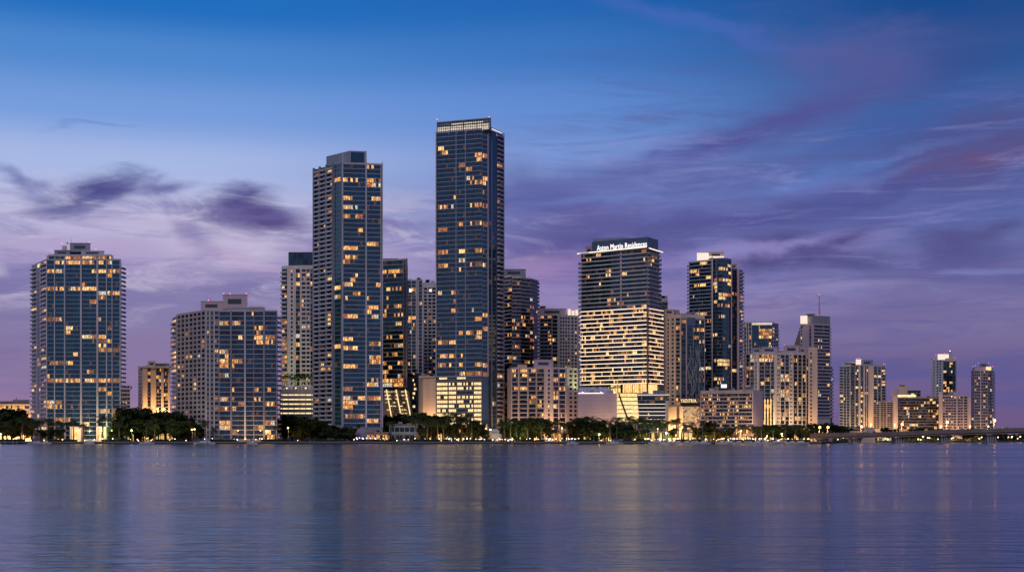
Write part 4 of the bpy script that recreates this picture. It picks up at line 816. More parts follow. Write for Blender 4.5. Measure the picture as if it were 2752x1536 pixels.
for x in (2215, 2307, 2422, 2546, 2670, 2800):
    Y, z = deckz(x); X = W(x, Y); mb = MB()
    mb.box(X-4, X+4, Y+2, Y+12, z-3.9, z-3.0, 'brown')
    for k in (-3, -1, 1, 3): mb.box(X+k*.85-.5, X+k*.85+.5, Y+3, Y+11, -1, z-3.9, 'grey')
    mb.box(X-3.8, X+3.8, Y+.5, Y+13, -2, .6, 'grey'); mb.build('pier', br, BO)
# ramp behind
rp = empty('ramp', (W(2320, 1250), 1250, 0), 'short lit approach ramp wall behind the bridge deck', 'ramp')
mb = MB(); X0, X1 = W(2284, 1250), W(2352, 1250); mb.hexa([(X0, 1250, 0), (X1, 1250, 0), (X1, 1258, 0), (X0, 1258, 0), (X0, 1250, ZZ(1160, 1250)), (X1, 1250, ZZ(1156, 1250)), (X1, 1258, ZZ(1156, 1250)), (X0, 1258, ZZ(1160, 1250))], 'beige'); mb.build('wall', rp, (W(2320, 1250), 1250, 0))
mb = MB(); mb.hexa([(X0, 1249.6, ZZ(1160, 1250)), (X1, 1249.6, ZZ(1156, 1250)), (X1, 1250.6, ZZ(1156, 1250)), (X0, 1250.6, ZZ(1160, 1250)), (X0, 1249.6, ZZ(1160, 1250)+.9), (X1, 1249.6, ZZ(1156, 1250)+.9), (X1, 1250.6, ZZ(1156, 1250)+.9), (X0, 1250.6, ZZ(1160, 1250)+.9)], 'offwhite'); mb.build('parapet', rp, (W(2320, 1250), 1250, 0))

# ------------------------------------------------------------------ labels by landmark
LM = [(0, 80, 'before the orange-lit building at the far left'), (80, 335, 'before the leftmost waterfront tower'), (335, 470, 'below the floodlit beige block'),
 (470, 760, 'before the broad square-windowed block'), (760, 900, 'below the lit garage podium'), (900, 1045, 'before the second tallest tower'), (1045, 1150, 'around the low white-fronted house'),
 (1150, 1350, 'before the tallest tower'), (1350, 1555, 'before the pink-walled block'), (1555, 1715, 'before the mauve podium wall'), (1715, 1885, 'before the root mural tower'),
 (1885, 2052, 'before the long low hotel'), (2052, 2200, 'before the wide pale gridded slab'), (2200, 2350, 'at the left end of the bridge'), (2350, 2530, 'behind the middle of the bridge'), (2530, 9999, 'behind the right end of the bridge')]
ORD = ['leftmost', 'second from left', 'third from left', 'fourth from left', 'fifth from left', 'sixth from left', 'seventh from left', 'eighth from left', 'ninth from left', 'tenth from left', 'eleventh from left', 'twelfth from left', 'thirteenth from left', 'fourteenth from left', 'fifteenth from left', 'sixteenth from left']
_pend = []
def later(o, px, what, cat, group): _pend.append((o, px, what, cat, group))
def flush_labels():
    d = {}
    for t in _pend:
        lm = next((l[2] for l in LM if l[0] <= t[1] < l[1]), LM[0][2] if t[1] < 0 else LM[-1][2]); d.setdefault((t[2], lm), []).append(t)
    for (what, lm), l in d.items():
        l.sort(key=lambda t: t[1])
        for i, t in enumerate(l):
            tag(t[0], what+' '+lm+((', '+ORD[min(i, 15)]+' there') if len(l) > 1 else ''), t[3], t[4])

# ------------------------------------------------------------------ trees
def crown_mesh(seed, rx, h0, h1, nq, mat, nl=16, leaf=.6):
    r = random.Random(seed); mb = MB(); lobes = []
    for i in range(nl):
        a = r.random()*6.28; d = rx*r.uniform(.2, .68); t = r.uniform(.2, .92); z = h0+(h1-h0)*t; k = 1.15-.65*t
        lobes.append((d*math.cos(a), d*math.sin(a), z, rx*k*r.uniform(.22, .5), (h1-h0)*k*r.uniform(.12, .26)))
    for i in range(nq):
        lx, ly, lz, lr, lh = r.choice(lobes); v = Vector((r.gauss(0, 1), r.gauss(0, 1), r.gauss(0, 1))).normalized()*abs(r.gauss(.85, .22))
        c = Vector((lx+v.x*lr, ly+v.y*lr, lz+v.z*lh)); s = leaf*r.uniform(.6, 1.4)
        u = Vector((r.gauss(0, 1), r.gauss(0, 1), r.gauss(0, .7))).normalized(); w = u.orthogonal().normalized()
        mb.quad([c+u*s, c+w*s*.55, c-u*s, c-w*s*.55], mat)
    return mb, lobes
def make_tree(name, seed, rx, h, mat, nq):
    o = bpy.data.objects.new(name, None); COL.objects.link(o)
    c, lobes = crown_mesh(seed, rx, h*.16, h*1.0, nq, mat); c.build('crown', o)
    t = MB(); t.tube((0, 0, -.3), (0, 0, h*.35), .45, .32, 'bark', 7)
    for lx, ly, lz, lr, lh in lobes[:6]: t.tube((0, 0, h*.33), (lx*.9, ly*.9, lz), .22, .07, 'bark', 5)
    t.build('trunk', o); return o
def make_palm(seed, h, nf, fl):
    o = bpy.data.objects.new('palm_tree', None); COL.objects.link(o); r = random.Random(seed)
    t = MB(); pts = [(r.uniform(-.03, .03)*h*(i/5)**2, r.uniform(-.03, .03)*h*(i/5)**2, -.3+(h+.3)*i/5) for i in range(6)]
    for i in range(5): t.tube(pts[i], pts[i+1], .30-.02*i, .28-.02*i, 'bark', 7)
    t.build('trunk', o); c = MB(); top = Vector(pts[-1])
    for k in range(nf):
        a = 6.283*k/nf+r.uniform(-.2, .2); el = r.uniform(-.25, 1.15); d = Vector((math.cos(a), math.sin(a), 0)); side = Vector((-math.sin(a), math.cos(a), 0))
        p = top.copy(); n = 6; L_ = fl*r.uniform(.8, 1.1)
        for i in range(n):
            dirv = (d*math.cos(el)+Vector((0, 0, 1))*math.sin(el)); q = p+dirv*L_/n; el -= .33
            wl = 1.15*math.sin(math.pi*(i+.8)/(n+1.2))+.1
            for sgn in (-1, 1):
                for e in range(2):
                    bse = p.lerp(q, e*.5); tip = bse+side*sgn*wl+dirv*.35-Vector((0, 0, .45*wl))
                    c.quad([bse, p.lerp(q, e*.5+.38), tip], 'palm')
            p = q
    c.build('crown', o); return o
T = [make_tree('broadleaf_tree', 1, 6.5, 13, 'leaf', 3000), make_tree('broadleaf_tree', 2, 5.2, 12, 'leafb', 2400), make_tree('broadleaf_tree', 3, 7.5, 12, 'leaf', 3400), make_tree('broadleaf_tree', 4, 4.2, 10, 'leafb', 1800),
     make_palm(5, 11, 18, 4.2), make_palm(6, 11, 15, 3.8), make_palm(7, 11, 20, 3.6)]
TH = [13, 12, 12, 10, 13, 13, 13]; used = set()
TW = [None]
def plant(k, px, Y, ytop, z=GZ, wx=1.0, group=None):
    src = T[k]; h = ZZ(ytop, Y)-z; s = h/TH[k]
    if k in used:
        o = src.copy(); COL.objects.link(o)
        for ch in src.children: c = ch.copy(); COL.objects.link(c); c.parent = o
    else: o = src; used.add(k)
    o.location = (W(px, Y), Y, z); o.rotation_euler = (0, 0, R.random()*6.28); o.scale = (s*wx, s*wx, s)
    palm = k > 3
    big = h > 14
    what = ('slim palm' if palm else ('tall dark spreading tree' if big else 'dark leafy tree')) if z < 3 else 'small roof-terrace palm'
    later(o, px, what, 'palm' if palm else 'tree', group or ('palms along the shore' if palm else 'dark trees along the shore'))
# (kind, px, Y, ytop, widen)
for k, px, Y, yt, wx in [(0, -18, 960, 1103, 1.1), (2, 8, 950, 1105, 1), (0, 32, 955, 1096, 1.2), (1, 55, 945, 1108, 1), (2, 66, 935, 1120, 1), (3, 84, 930, 1130, 1), (1, 18, 925, 1128, 1.1),
 (4, 108, 922, 1124, 1.2), (5, 130, 925, 1119, 1.2), (4, 152, 922, 1126, 1.2), (6, 172, 921, 1130, 1.1), (5, 198, 923, 1122, 1.3), (4, 276, 921, 1112, 1.35), (3, 112, 915, 1155, 1.2), (3, 140, 915, 1150, 1.2), (3, 165, 918, 1152, 1),
 (1, 308, 925, 1148, 1), (0, 330, 945, 1112, 1), (2, 352, 955, 1100, 1.1), (0, 378, 960, 1094, 1.15), (4, 60, 918, 1118, 1.2), (5, 92, 918, 1130, 1.2), (6, 225, 921, 1134, 1.1), (5, 320, 919, 1128, 1.2), (4, 416, 921, 1132, 1.1), (5, 575, 919, 1146, 1.1), (6, 740, 921, 1140, 1.1), (4, 1052, 922, 1128, 1.1), (5, 1118, 921, 1116, 1.2), (6, 1148, 920, 1126, 1.2), (4, 1176, 920, 1122, 1.2), (5, 1192, 920, 1130, 1.2), (4, 1268, 920, 1124, 1.2), (6, 1355, 921, 1128, 1.2), (4, 1372, 921, 1120, 1.2), (5, 1418, 921, 1128, 1.2), (6, 1455, 920, 1132, 1.2), (4, 1525, 920, 1128, 1.2), (5, 1640, 920, 1124, 1.2), (4, 1708, 921, 1120, 1.3), (5, 1732, 919, 1128, 1.2), (6, 1758, 919, 1130, 1.3), (4, 1784, 919, 1132, 1.3), (5, 1836, 919, 1130, 1.3), (6, 1850, 921, 1136, 1.2), (4, 1920, 919, 1140, 1.2), (5, 1975, 920, 1142, 1.2), (6, 2016, 920, 1144, 1.2), (4, 2046, 920, 1142, 1.2), (5, 2078, 920, 1146, 1.2), (4, 2138, 930, 1144, 1.2), (5, 2172, 940, 1142, 1.2), (2, 402, 965, 1104, 1.1), (0, 428, 962, 1108, 1.1), (1, 446, 955, 1112, 1.1), (0, 468, 960, 1104, 1.1), (2, 490, 955, 1108, 1), (1, 508, 945, 1118, 1), (3, 525, 930, 1138, 1), (1, 340, 930, 1135, 1), (2, 395, 935, 1125, 1.1), (2, 480, 935, 1128, 1.1), (4, 552, 921, 1126, 1.1),
 (0, 762, 955, 1122, 1), (2, 785, 960, 1118, 1.1), (0, 812, 958, 1118, 1.1), (2, 838, 955, 1122, 1.1), (0, 862, 950, 1128, 1.1), (2, 888, 945, 1132, 1.1), (0, 905, 935, 1142, 1.1), (2, 930, 930, 1145, 1.2), (1, 820, 928, 1140, 1.4), (1, 850, 925, 1142, 1.4), (0, 875, 922, 1150, 1.4), (2, 902, 920, 1152, 1.4), (1, 925, 918, 1156, 1.4), (3, 944, 925, 1150, 1.2), (3, 790, 925, 1152, 1),
 (3, 968, 935, 1140, 1), (3, 985, 940, 1136, 1), (1, 1004, 945, 1134, 1), (3, 1020, 938, 1142, 1), (1, 1042, 965, 1118, 1), (2, 1062, 970, 1114, 1), (1, 1085, 968, 1112, 1), (0, 1105, 960, 1114, 1),
 (0, 1128, 950, 1106, .9), (1, 1146, 945, 1110, 1), (4, 1160, 930, 1122, 1.1), (2, 1172, 940, 1118, .9), (0, 1190, 938, 1116, .9), (5, 1205, 930, 1106, 1.1), (4, 1226, 930, 1104, 1.2), (6, 1240, 930, 1114, 1.2), (5, 1256, 932, 1108, 1.1), (3, 1272, 925, 1132, 1), (3, 1288, 925, 1140, 1), (3, 1303, 922, 1152, 1.2), (3, 1250, 922, 1142, 1), (1, 1210, 928, 1128, 1), (3, 1225, 925, 1136, 1), (1, 1140, 925, 1138, 1),
 (1, 1362, 935, 1124, 1), (3, 1380, 930, 1134, 1), (2, 1402, 940, 1130, 1), (4, 1388, 925, 1126, 1), (0, 1430, 935, 1120, 1), (2, 1448, 930, 1124, 1), (3, 1412, 925, 1140, 1), (3, 1470, 930, 1132, .8), (5, 1485, 930, 1126, 1), (4, 1500, 930, 1124, .9), (6, 1512, 930, 1130, .9), (3, 1532, 925, 1138, 1),
 (1, 1545, 925, 1130, 1), (0, 1560, 930, 1120, 1), (4, 1582, 925, 1114, 1.2), (5, 1596, 925, 1116, 1.2), (2, 1600, 930, 1130, 1.1), (1, 1580, 922, 1138, 1.4), (2, 1632, 925, 1146, 1.3), (0, 1655, 928, 1138, 1.1), (4, 1660, 930, 1116, 1.1), (5, 1690, 930, 1112, 1.2), (2, 1680, 925, 1140, 1.2), (1, 1700, 922, 1148, 1.3), (6, 1722, 928, 1116, 1.2),
 (4, 1745, 925, 1122, 1.2), (5, 1770, 925, 1118, 1.3), (4, 1795, 925, 1126, 1.3), (6, 1818, 925, 1118, 1.3), (5, 1862, 925, 1128, 1.1), (3, 1735, 920, 1152, 1), (3, 1808, 920, 1150, 1),
 (4, 1888, 925, 1126, 1.1), (3, 1872, 922, 1148, 1.1), (0, 1908, 920, 1132, .9), (2, 1890, 922, 1148, 1), (1, 1935, 922, 1146, 1), (4, 1952, 925, 1138, 1.1), (3, 1962, 920, 1150, 1.1), (4, 1995, 930, 1138, 1), (3, 2036, 925, 1146, 1),
 (1, 2052, 925, 1148, 1), (2, 2068, 935, 1142, .9), (0, 2085, 935, 1140, .8), (3, 2105, 925, 1150, 1), (4, 2100, 940, 1136, 1), (2, 2128, 945, 1140, .9), (0, 2150, 940, 1142, .9), (3, 2165, 930, 1150, 1),
 (0, 2185, 1050, 1136, .9), (2, 2205, 1060, 1138, .9), (0, 2225, 1060, 1134, .9), (3, 2245, 1050, 1142, 1), (2, 2262, 1060, 1144, .9), (3, 2285, 1420, 1150, 1.2), (3, 2310, 1430, 1154, 1.2),
 (3, 2380, 1450, 1148, 1), (2, 2402, 1450, 1152, 1), (1, 2440, 1450, 1150, 1.2), (2, 2465, 1455, 1150, 1.2), (1, 2490, 1455, 1151, 1.2), (2, 2515, 1460, 1150, 1.2), (3, 2540, 1460, 1153, 1.2), (2, 2590, 1470, 1152, 1.2), (1, 2612, 1470, 1148, 1.2), (2, 2640, 1480, 1156, 1.2), (2, 2665, 1480, 1160, 1.4), (2, 2690, 1480, 1164, 1.5), (2, 2715, 1490, 1166, 1.6), (2, 2745, 1490, 1165, 1.6), (2, 2775, 1490, 1164, 1.6)]:
    plant(k, px, Y, yt, wx=wx)
for px, yt in ((760, 1006), (768, 1000), (778, 1004), (788, 1010), (797, 1002), (806, 1000), (815, 1006), (826, 1003), (836, 1005)):   # terrace of the garage podium
    plant(4+int(px) % 3, px, 1045, yt, z=ZZ(1046, 1035), wx=1.2, group='palms on the garage podium')
for px, yt in ((1098, 995), (1108, 1000), (1117, 990)): plant(4+px % 3, px, 1068, yt, z=ZZ(1014, 1060)+.5, wx=1.3, group='palms on the low podium')
for px, yt in ((1558, 1032), (1568, 1034), (1578, 1036), (1592, 1035), (1604, 1037), (1622, 1035), (1636, 1034), (1646, 1037), (1654, 1034), (1668, 1034)):
    plant(4+px % 3, px, 975, yt, z=ZZ(1057, 956) if px < 1660 else ZZ(1056, 950), wx=1.25, group='palms on the mauve podium terrace')
# low far wood at the right edge
mb = MB(); r = random.Random(9)
for i in range(5200):
    px = r.uniform(2230, 2900); Y = r.uniform(1485, 1560); zt = 5+3*math.sin(px*.06)+2*math.sin(px*.17); z = GZ+r.random()*max(2, zt)
    c = Vector((W(px, Y), Y, z)); u = Vector((r.gauss(0, 1), r.gauss(0, 1), r.gauss(0, 1))).normalized()*r.uniform(.8, 1.6); w = u.orthogonal().normalized()*.8
    mb.quad([c+u, c+w, c-u, c-w], 'leaf')
o = struct('shrubbery', mb, 'stuff')
mb = MB(); r = random.Random(10)
for i in range(26000):                                        # low planting behind the promenade
    px = r.uniform(-40, 2200); Y = r.uniform(908, 914)
    if 0.5+.5*math.sin(px*.045)+.3*math.sin(px*.13+2) < .35: continue
    z = GZ+r.random()*1.5; c = Vector((W(px, Y), Y, z)); u = Vector((r.gauss(0, 1), r.gauss(0, 1), r.gauss(0, 1))).normalized()*.45; w = u.orthogonal().normalized()*.3
    mb.quad([c+u, c+w, c-u, c-w], 'leaf')
struct('hedge_planting', mb, 'stuff')

# ------------------------------------------------------------------ lamps
LD = {}
def light_data(col, e, r):
    k = (col, e, r)
    if k not in LD:
        d = bpy.data.lights.new('lamp_light', 'SPOT'); d.color = col; d.energy = e; d.shadow_soft_size = .15; d.spot_size = math.radians(150); d.spot_blend = .4; LD[k] = d
    return LD[k]
CL = {'orange': (1, .45, .14), 'amber': (1, .56, .20), 'warm': (1, .62, .28), 'yel': (.85, 1, .35), 'cool': (.8, .9, 1), 'purple': (.5, .3, 1)}
_lp = {}
def lamp(px, Y, py, mat='warm', e=0, r=.45, z0=GZ, kind='street_lamp', arm=True):
    z = ZZ(py, Y); X = W(px, Y); key = (kind, mat, round(z-z0, 0), r, e)
    if key not in _lp:
        root = bpy.data.objects.new(kind, None); COL.objects.link(root); h = z-z0
        mb = MB(); mb.tube((0, 0, 0), (0, 0, h), .14, .09, 'grey', 6)
        if arm and h > 4: mb.tube((0, 0, h), (0, -1.4, h+.3), .07, .05, 'grey', 5)
        mb.build('pole', root); mb = MB(); mb.ball((0, -1.4 if arm and h > 4 else 0, h+.1), r, mat, 8, 6); mb.build('globe', root)
        if e:
            lo = bpy.data.objects.new('bulb', light_data(CL[mat], e, r)); COL.objects.link(lo); lo.parent = root; lo.location = (0, (-1.4 if arm and h > 4 else 0), h+.1+(r+.22)*(-1 if kind == 'street_lamp' else 1)) if kind != 'flood_light' else (0, r+.25, h+.2); lo.rotation_euler = (0, 0, 0) if kind == 'street_lamp' else ((math.radians(105), 0, 0) if kind == 'flood_light' else (math.radians(165), 0, 0))
        _lp[key] = root; o = root
    else:
        src = _lp[key]; o = src.copy(); COL.objects.link(o)
        for ch in src.children: c = ch.copy(); COL.objects.link(c); c.parent = o
    o.location = (X, Y, z0)
    cn = {'orange': 'bright orange', 'amber': 'amber', 'warm': 'warm white', 'yel': 'yellow-green', 'cool': 'cool white', 'purple': 'purple'}[mat]
    later(o, px, cn+{'street_lamp': ' street lamp', 'garden_light': ' low garden light', 'flood_light': ' flood light'}[kind], kind.replace('_', ' '), {'street_lamp': 'lamps along the shore', 'garden_light': 'small garden lights', 'flood_light': 'flood lights at the foot of buildings'}[kind])
    return o
for px, Y, py, mt, e in [(4, 915, 1166, 'warm', 2500), (355, 914, 1156, 'yel', 1500), (425, 985, 1098, 'yel', 9000), (443, 985, 1099, 'yel', 4000), (392, 1095, 1098, 'amber', 9000), (440, 1100, 1100, 'amber', 9000),
 (517, 920, 1154, 'amber', 1500), (524, 920, 1153, 'warm', 0), (775, 930, 1149, 'amber', 1500), (790, 932, 1162, 'amber', 1500), (1318, 920, 1154, 'warm', 2500), (1405, 930, 1158, 'yel', 4000), (1465, 935, 1158, 'amber', 5000), (1510, 930, 1150, 'amber', 3000),
 (1610, 920, 1167, 'yel', 2500), (1730, 925, 1158, 'warm', 3000), (1768, 930, 1152, 'warm', 3500), (1790, 922, 1163, 'yel', 5000), (1815, 922, 1169, 'warm', 5000), (1850, 950, 1150, 'warm', 5000), (1805, 975, 1150, 'amber', 26000),
 (1990, 935, 1158, 'amber', 8000), (2015, 934, 1150, 'amber', 9000), (2100, 925, 1165, 'yel', 4000), (2060, 925, 1170, 'warm', 4000), (2120, 990, 1150, 'amber', 9000), (2160, 1000, 1152, 'amber', 9000), (945, 930, 1166, 'amber', 1200), (1130, 965, 1150, 'warm', 6000), (1180, 945, 1160, 'warm', 4000), (1240, 935, 1160, 'amber', 5000),
 (2300, 1480, 1145, 'amber', 40000), (2340, 1480, 1140, 'amber', 50000), (2404, 1480, 1140, 'amber', 40000), (2528, 1480, 1145, 'amber', 30000), (2606, 1480, 1145, 'amber', 30000), (2655, 1550, 1145, 'amber', 20000)]:
    lamp(px, Y, py, mt, e, r=.5 if Y < 1300 else .8)
for px, Y, e, mt in [(388, 1104, 9000, 'amber'), (412, 1104, 11000, 'amber'), (436, 1104, 11000, 'amber'), (455, 1106, 7000, 'amber'), (5, 1106, 9000, 'amber'), (40, 1106, 9000, 'amber'), (72, 1106, 9000, 'amber'),
  (1135, 966, 5000, 'warm'), (1160, 964, 4000, 'amber'), (1370, 960, 4000, 'amber'), (1418, 955, 4000, 'amber'), (1442, 955, 3500, 'amber'), (1475, 955, 6000, 'amber'), (1530, 955, 3500, 'amber'),
  (1600, 945, 2500, 'amber'), (1640, 945, 2500, 'amber'), (1806, 984, 9000, 'amber'), (1831, 984, 7000, 'amber'), (1860, 984, 6000, 'warm'), (1900, 950, 8000, 'orange'), (1930, 950, 8000, 'amber'), (1960, 950, 9000, 'orange'), (2008, 950, 9000, 'amber'), (2040, 950, 5000, 'amber'),
  (2065, 1068, 16000, 'amber'), (2090, 1068, 12000, 'warm'), (2115, 1068, 9000, 'amber'), (2145, 1068, 9000, 'warm'), (2184, 1062, 12000, 'warm'),
  (2275, 1530, 13000, 'amber'), (2300, 1530, 26000, 'amber'), (2322, 1530, 26000, 'amber'), (2341, 1535, 13000, 'amber'), (2360, 1478, 13000, 'amber'), (2385, 1478, 13000, 'amber'), (2405, 1505, 13000, 'amber'), (2430, 1515, 20000, 'amber'), (2470, 1515, 20000, 'amber'), (2528, 1495, 14000, 'amber'), (2570, 1495, 14000, 'amber'), (2605, 1495, 14000, 'amber'), (2640, 1575, 20000, 'amber'),
  (640, 915, 1200, 'amber'), (700, 915, 1500, 'amber'), (205, 935, 2500, 'warm'), (273, 935, 2500, 'warm'), (300, 940, 1500, 'yel'), (1060, 1025, 9000, 'warm'), (1100, 1025, 9000, 'warm'), (1300, 930, 3500, 'warm')]:
    hh = 26 if 380 < px < 460 and Y > 1100 else 9
    lamp(px, Y, HZ-(hh-CZ)*F/Y, mt, e*(1.0 if hh > 20 else (1.2 if px > 2200 else (1.3 if 2055 < px < 2200 else (2.4 if 1365 < px < 2200 else 4.5)))), r=.35, kind='flood_light', arm=False)
for px, py, e in ((2202, 1148, 4000), (2224, 1149, 4000), (2314, 1146, 4500), (2423, 1140, 6000), (2544, 1134, 8000), (2671, 1131, 8000)):
    Y, z = deckz(px); o = lamp(px, Y+1, py, 'orange', e*2.5, r=.85, z0=z)
for px, mt, e in ((20, 'amber', 1500), (84, 'amber', 1500), (150, 'amber', 1500), (182, 'warm', 1500), (228, 'warm', 1500), (288, 'yel', 1500), (406, 'amber', 1500), (430, 'yel', 1500), (476, 'amber', 1500), (770, 'amber', 1500), (800, 'amber', 1200), (1120, 'warm', 1500), (1174, 'amber', 2000), (1366, 'yel', 2000), (1436, 'amber', 2200), (1572, 'amber', 1200), (1640, 'amber', 1200), (1712, 'warm', 2000), (58, 'warm', 900), (118, 'warm', 900), (338, 'yel', 1500), (372, 'yel', 1500), (448, 'warm', 1200), (500, 'warm', 1000), (1010, 'warm', 1500), (1066, 'yel', 2500), (1108, 'yel', 2500), (1152, 'warm', 1800), (1196, 'warm', 1800), (1232, 'amber', 2000), (1262, 'amber', 2000), (1392, 'yel', 2500), (1412, 'yel', 2200), (1462, 'amber', 2200), (1506, 'amber', 2200),
    (1596, 'yel', 900), (1616, 'warm', 1200), (1700, 'yel', 1500), (1728, 'yel', 3000), (1750, 'yel', 2500), (1774, 'yel', 3500), (1800, 'yel', 3000), (1822, 'warm', 2500), (1860, 'warm', 2000), (1896, 'amber', 2500), (1926, 'amber', 2500), (1958, 'amber', 2500), (1996, 'amber', 2500), (2030, 'amber', 2500), (2064, 'warm', 2500), (2092, 'yel', 2500), (2122, 'warm', 2500), (2150, 'amber', 2500), (2180, 'amber', 2500)):
    lamp(px, 916, HZ-(2.3-CZ)*F/916, mt, e*1.6*(.3 if 1050 < px < 1110 else 1), r=.25, kind='garden_light', arm=False)
for px in (1566, 1590, 1614, 1638, 1652): lamp(px, 968, 1054, 'yel', 5000, r=.25, z0=ZZ(1057, 956)+.05, kind='garden_light', arm=False)
for px in (770, 795, 822): lamp(px, 1040, 1042.5, 'yel', 7000, r=.25, z0=ZZ(1046, 1035)+.05, kind='garden_light', arm=False)
r = random.Random(21)
for i in range(150):
    px = r.choice((r.uniform(0, 760), r.uniform(1340, 1560), r.uniform(1700, 2180), r.uniform(1700, 2180), r.uniform(950, 1340)))
    if 800 < px < 940: continue
    lamp(px, r.choice((906, 909, 915, 918)), r.uniform(1177, 1182), r.choice(('warm', 'amber', 'warm', 'cool', 'amber')), 0, r=r.choice((.22, .3)), kind='garden_light', arm=False)
for i in range(34):
    px = r.uniform(2240, 2752); lamp(px, 1446, r.uniform(1172, 1181), r.choice(('warm', 'amber', 'amber', 'yel', 'cool')), 0, r=.5, kind='garden_light', arm=False)
for px, py in ((958, 1176), (966, 1173), (974, 1177), (985, 1180), (996, 1179), (1008, 1180)): lamp(px, 912, py, 'purple', 400, r=.4, kind='garden_light', arm=False)

# ------------------------------------------------------------------ boats
def make_boat(kind):
    o = bpy.data.objects.new('motorboat' if kind < 2 else 'sailboat', None); COL.objects.link(o); L_ = (8, 12, 10)[kind]; w = L_*.16
    mb = MB(); sec = [(-.5, .8, 0), (-.2, 1, 0), (.2, .9, 0), (.42, .45, .12), (.5, .03, .25)]
    for i in range(4):
        (a, wa, ra), (c, wc, rc) = sec[i], sec[i+1]; x0, x1 = a*L_, c*L_
        mb.hexa([(x0, -w*wa*.6, -.3), (x1, -w*wc*.6, -.3), (x1, w*wc*.6, -.3), (x0, w*wa*.6, -.3), (x0, -w*wa, 1.0+ra), (x1, -w*wc, 1.0+rc), (x1, w*wc, 1.0+rc), (x0, w*wa, 1.0+ra)], 'boat')
    mb.build('hull', o)
    mb = MB(); c0, c1 = -.22*L_, .2*L_; mb.hexa([(c0, -w*.6, 1.0), (c1, -w*.5, 1.0), (c1, w*.5, 1.0), (c0, w*.6, 1.0), (c0+.3, -w*.5, 2.2), (c1-1, -w*.4, 2.1), (c1-1, w*.4, 2.1), (c0+.3, w*.5, 2.2)], 'boat')
    mb.build('cabin', o)
    mb = MB(); mb.box(c0+.5, c1-1.3, -w*.62, -w*.53, 1.4, 1.85, 'gd0'); mb.build('window', o)
    if kind == 1: mb = MB(); mb.box(c0+.4, c0+3.6, -w*.5, w*.5, 3.3, 3.45, 'boat'); [mb.tube((c0+.5+k*2.9, s*w*.45, 2.1), (c0+.5+k*2.9, s*w*.45, 3.3), .05, .05, 'grey', 4) for k in (0, 1) for s in (-1, 1)]; mb.build('hardtop', o)
    if kind == 2:
        mb = MB(); mb.tube((.5, 0, 1), (.5, 0, 12), .09, .05, 'offwhite', 5); mb.build('mast', o); mb = MB(); mb.tube((.5, 0, 2.7), (-3.5, 0, 2.8), .12, .1, 'offwhite', 5); mb.build('boom', o)
    return o
BT = [make_boat(0), make_boat(1), make_boat(2)]; bu = set()
r = random.Random(4)
for px, Y, k in [(100, 894, 1), (122, 895, 0), (240, 894, 0), (395, 895, 2), (545, 894, 1), (560, 895, 2), (678, 895, 0), (1540, 895, 0), (1645, 894, 0), (1656, 896, 2), (1765, 895, 1), (1782, 894, 0), (1800, 896, 2), (1822, 894, 0), (1845, 896, 0), (1868, 895, 1), (1890, 894, 2), (1938, 894, 0), (1958, 896, 1), (1985, 894, 0), (2012, 895, 1), (2034, 894, 2), (2056, 896, 0), (2084, 894, 1), (2108, 896, 2), (2128, 894, 0), (2150, 895, 1)]:
    if k in bu:
        o = BT[k].copy(); COL.objects.link(o)
        for ch in BT[k].children: c = ch.copy(); COL.objects.link(c); c.parent = o
    else: o = BT[k]; bu.add(k)
    o.location = (W(px, Y), Y, 0); o.rotation_euler = (0, 0, r.choice((0, math.pi))+r.uniform(-.5, .5))
    later(o, px, ('small white motorboat', 'white cabin cruiser', 'white sailboat with bare mast')[k]+' moored', 'boat', 'boats moored along the seawall')
# dock at far left
d = empty('dock', (W(20, 893), 893, 0), 'pale wooden dock on posts at the far left waterline', 'dock')
mb = MB(); mb.box(W(-30, 893), W(52, 893), 890, 899, .95, 1.35, 'paving'); mb.build('deck', d, (W(20, 893), 893, 0))
for x in (0, 14, 34, 45):
    mb = MB(); mb.tube((W(x, 891), 891, -1), (W(x, 891), 891, 1.9), .22, .22, 'offwhite', 6); mb.build('post', d, (W(20, 893), 893, 0))
# cars on the bridge
for px, lab in ((2586, 'dark car with headlights on crossing the bridge, nearest its middle'), (2705, 'dark car driving on the right end of the bridge'), (2350, 'dark car driving on the left half of the bridge')):
    Y, z = deckz(px); Y += 4; X = W(px, Y); c = empty('car', (X, Y, z), lab, 'car', 'cars crossing the bridge'); O = (0, 0, 0)
    mb = MB(); mb.box(-2.2, 2.2, -.9, .9, .35, .95, 'carpaint'); mb.hexa([(-1.5, -.85, .95), (1.2, -.85, .95), (1.2, .85, .95), (-1.5, .85, .95), (-1.1, -.7, 1.5), (.6, -.7, 1.5), (.6, .7, 1.5), (-1.1, .7, 1.5)], 'gd0'); mb.build('body', c)
    for a in (-1.4, 1.4):
        for s_ in (-.85, .85): mb = MB(); mb.tube((a, s_-.1, .33), (a, s_+.1, .33), .33, .33, 'dark', 10); mb.build('wheel', c)
    for s_ in (-.6, .6): mb = MB(); mb.ball((-2.25, s_, .7), .22, 'warm', 6, 4); mb.build('headlight', c)
flush_labels()

